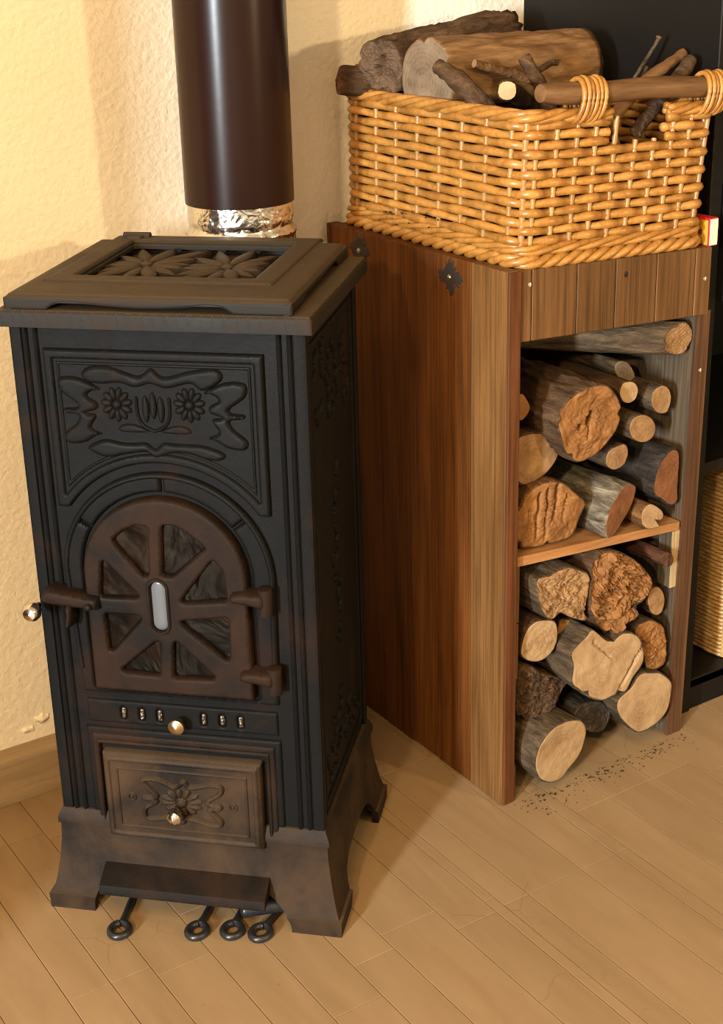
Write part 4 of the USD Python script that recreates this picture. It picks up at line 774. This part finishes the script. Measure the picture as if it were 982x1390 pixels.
stick('short stick with a bright cream cut end facing out at the left rim', [(-.6710, -.3700, .9450), (-.655, -.3520, .9430), (-.615, -.320, .9320), (-.560, -.290, .905)], [.0118, .0122, .0115, .010], BARK_BROWN, CUT_BRIGHT, seed=3)
stick('upright dark stick with a pale cut top and a side twig', [(-.5880, -.3000, .9740), (-.583, -.3130, .9550), (-.578, -.3300, .9300), (-.572, -.345, .895)], [.0080, .0088, .0090, .009], BARK_BROWN, CUT_BRIGHT, seed=4, twig=[(-.582, -.314, .956), (-.556, -.3030, .9610), (-.540, -.296, .9640), (-.528, -.292, .9630)])
stick('thinnest bare twig rising at the right of the basket', [(-.3779, -.3200, .9870), (-.3802, -.3150, .9758), (-.4002, -.3000, .9342), (-.4180, -.290, .90)], [.0036, .0022, .0024, .0025], BARK_GREY, CUT_TAN, seed=5)
stick('short twig tip beside the thinnest twig at the right', [(-.4063, -.3300, .9524), (-.4142, -.3280, .9326), (-.425, -.320, .905)], [.0026, .0036, .004], BARK_BROWN, CUT_TAN, seed=6)
stick('smooth brown stick with a rounded orange tip slanting out at the basket right', [(-.3575, -.3450, .9666), (-.3938, -.3520, .9529), (-.4348, -.3560, .9364), (-.5104, -.3680, .8901)], [.0062, .0078, .0085, .008], HANDLE, BARK_ORANGE, seed=7)
stick('stick with a broken greyish tip, rightmost in the basket', [(-.3678, -.3700, .9613), (-.3862, -.3740, .9464), (-.4183, -.3800, .9254), (-.4758, -.3850, .8796)], [.0080, .0098, .0095, .008], BARK_BROWN, CUT_GREY, seed=8)
lie('brown log lying low in the basket behind the willow weave', (-.670, -.300, .800), (-.42, -.315, .790), circ(.048, 10, 6), BARK_BROWN, CUT_TAN, G, seed=44)
lie('grey log lying low in the middle of the basket', (-.665, -.185, .797), (-.42, -.185, .787), circ(.047, 10, 7), BARK_GREY, CUT_TAN, G, seed=45)
lie('brown log lying low at the back of the basket', (-.665, -.088, .790), (-.42, -.088, .780), circ(.040, 10, 8), BARK_BROWN, CUT_TAN, G, seed=46)
lie('dark log in the second layer under the front log of the basket', (-.66, -.245, .868), (-.43, -.250, .860), circ(.034, 10, 9), BARK_DARK, CUT_TAN, G, seed=47)
lie('brown log in the second layer under the gnarled log of the basket', (-.66, -.125, .868), (-.43, -.128, .862), circ(.038, 10, 10), BARK_BROWN, CUT_TAN, G, seed=48)

# ------------------------------------------------------------------ matchbox
MB = thing('matchbox', 'small red and yellow matchbox on edge at the right front corner of the rack', 'matchbox', (-.3715, -.4230, .7262))
part('sleeve', cham_box(0, .0155, .0005, .052, 0, .0370, .0006), MB_RED, MB)
part('label_panel', cham_box(-.0003, .002, .003, .0495, .0015, .0340, .0002), MB_YELLOW, MB)
part('tray', cham_box(.0012, .0150, -.0008, .050, .0012, .0358, .0004), MB_WHITE, MB)
bow = Polygon([(.013, .013), (.013, .022), (.021, .0195), (.029, .022), (.029, .013), (.021, .0165)])
part('bow_mark', TM(np.array(on_side(puff(bow, .0002, .001, .002, 0, .0001), .0).vertices) * [-1, 1, 1] - [.0003, 0, 0], np.array(on_side(puff(bow, .0002, .001, .002, 0, .0001), 0).faces)[:, ::-1]), MB_INK, MB)

# ------------------------------------------------------------------ black cabinet on the right
CB = thing('black_cabinet', 'tall black cabinet with open lower shelf to the right of the firewood rack', 'cabinet', (-.3445, -.3960, 0))
part('side_panel', cham_box(0, .0220, .0, .3945, 0, 2.1, .0012), BLACK, CB, smooth=False)
part('side_panel', cham_box(.7, .7220, 0, .3945, 0, 2.1, .0012), BLACK, CB, smooth=False)
part('plinth', cham_box(.0222, .6998, .004, .024, 0, .0500, .0012), BLACK, CB, smooth=False)
for z in (.0365, .386, 2.08): part('shelf_board', cham_box(.0222, .6998, .004, .385, z, z + .0150, .001), BLACK, CB, smooth=False)
part('back_panel', cham_box(.0222, .6998, .386, .3940, 0, 2.1, .0008), BLACK, CB, smooth=False)
part('door', cham_box(.0240, .6990, -.0150, .0030, .640, 2.09, .0015), BLACK, CB, smooth=False)
part('door_knob', xf(lathe([(0, -.02), (.009, -.018), (.011, -.012), (.005, -.006), (.005, .0)], 24), mat4((.660, -.0150, 1.20), rotx(-math.pi / 2))), BRASS, CB)
# rattan box on its lower shelf
RB = thing('rattan_box', 'honey coloured rattan box on the lower shelf of the black cabinet', 'basket', (-.0340, -.2260, .0520))
b2, n2 = loop(.200, .150, .020, 300)
rows = [tube(np.column_stack([b2 + n2 * (.0011 * np.cos(np.arange(300) * 2 * np.pi / 300 * 44 + np.pi * (k % 2)))[:, None], np.full(300, .004 + k * .0066)])[::2], .0036, 6, closed=True) for k in range(48)]
part('woven_wall', cat(rows), RATTAN, RB, smooth=True, kind='stuff')
part('rim', cat([tube(np.column_stack([b2 + n2 * (.003 * np.cos(np.arange(300) * 2 * np.pi / 300 * 30 + p))[:, None], .3200 + .003 * np.sin(np.arange(300) * 2 * np.pi / 300 * 30 + p)])[::2], .0045, 6, closed=True) for p in (0, 2.09, 4.19)]), RATTAN, RB, smooth=True)
part('base', cham_box(-.196, .196, -.146, .146, 0.0005, .006, .001), RATTAN, RB)
for c in ((-.196, -.146), (.196, -.146), (-.196, .146), (.196, .146)): part('corner_post', tube([(c[0] * .985, c[1] * .985, .002), (c[0] * .985, c[1] * .985, .320)], .006, 8), RATTAN, RB, smooth=True)

# ------------------------------------------------------------------ crumbs of bark on the floor in front of the rack
rs = np.random.default_rng(77); crumbs = []
for _ in range(230):
    x, y = rs.uniform(-.70, -.38), -.4330 - abs(rs.normal(0, .020)) - .002
    r = rs.uniform(.0003, .0008) + .0009 * rs.random() ** 4; k = trimesh.creation.icosphere(1, 1.0)
    crumbs.append(xf(k, mat4((x, y, r * .5), rotz(rs.uniform(0, 6))) @ np.diag([r * rs.uniform(1, 2.2), r, r * .5, 1])))
part('bark_crumbs', cat(crumbs), BARK_DARK, smooth=True, label='dark bark crumbs scattered on the floor along the front of the rack', cat='crumbs', kind='stuff')
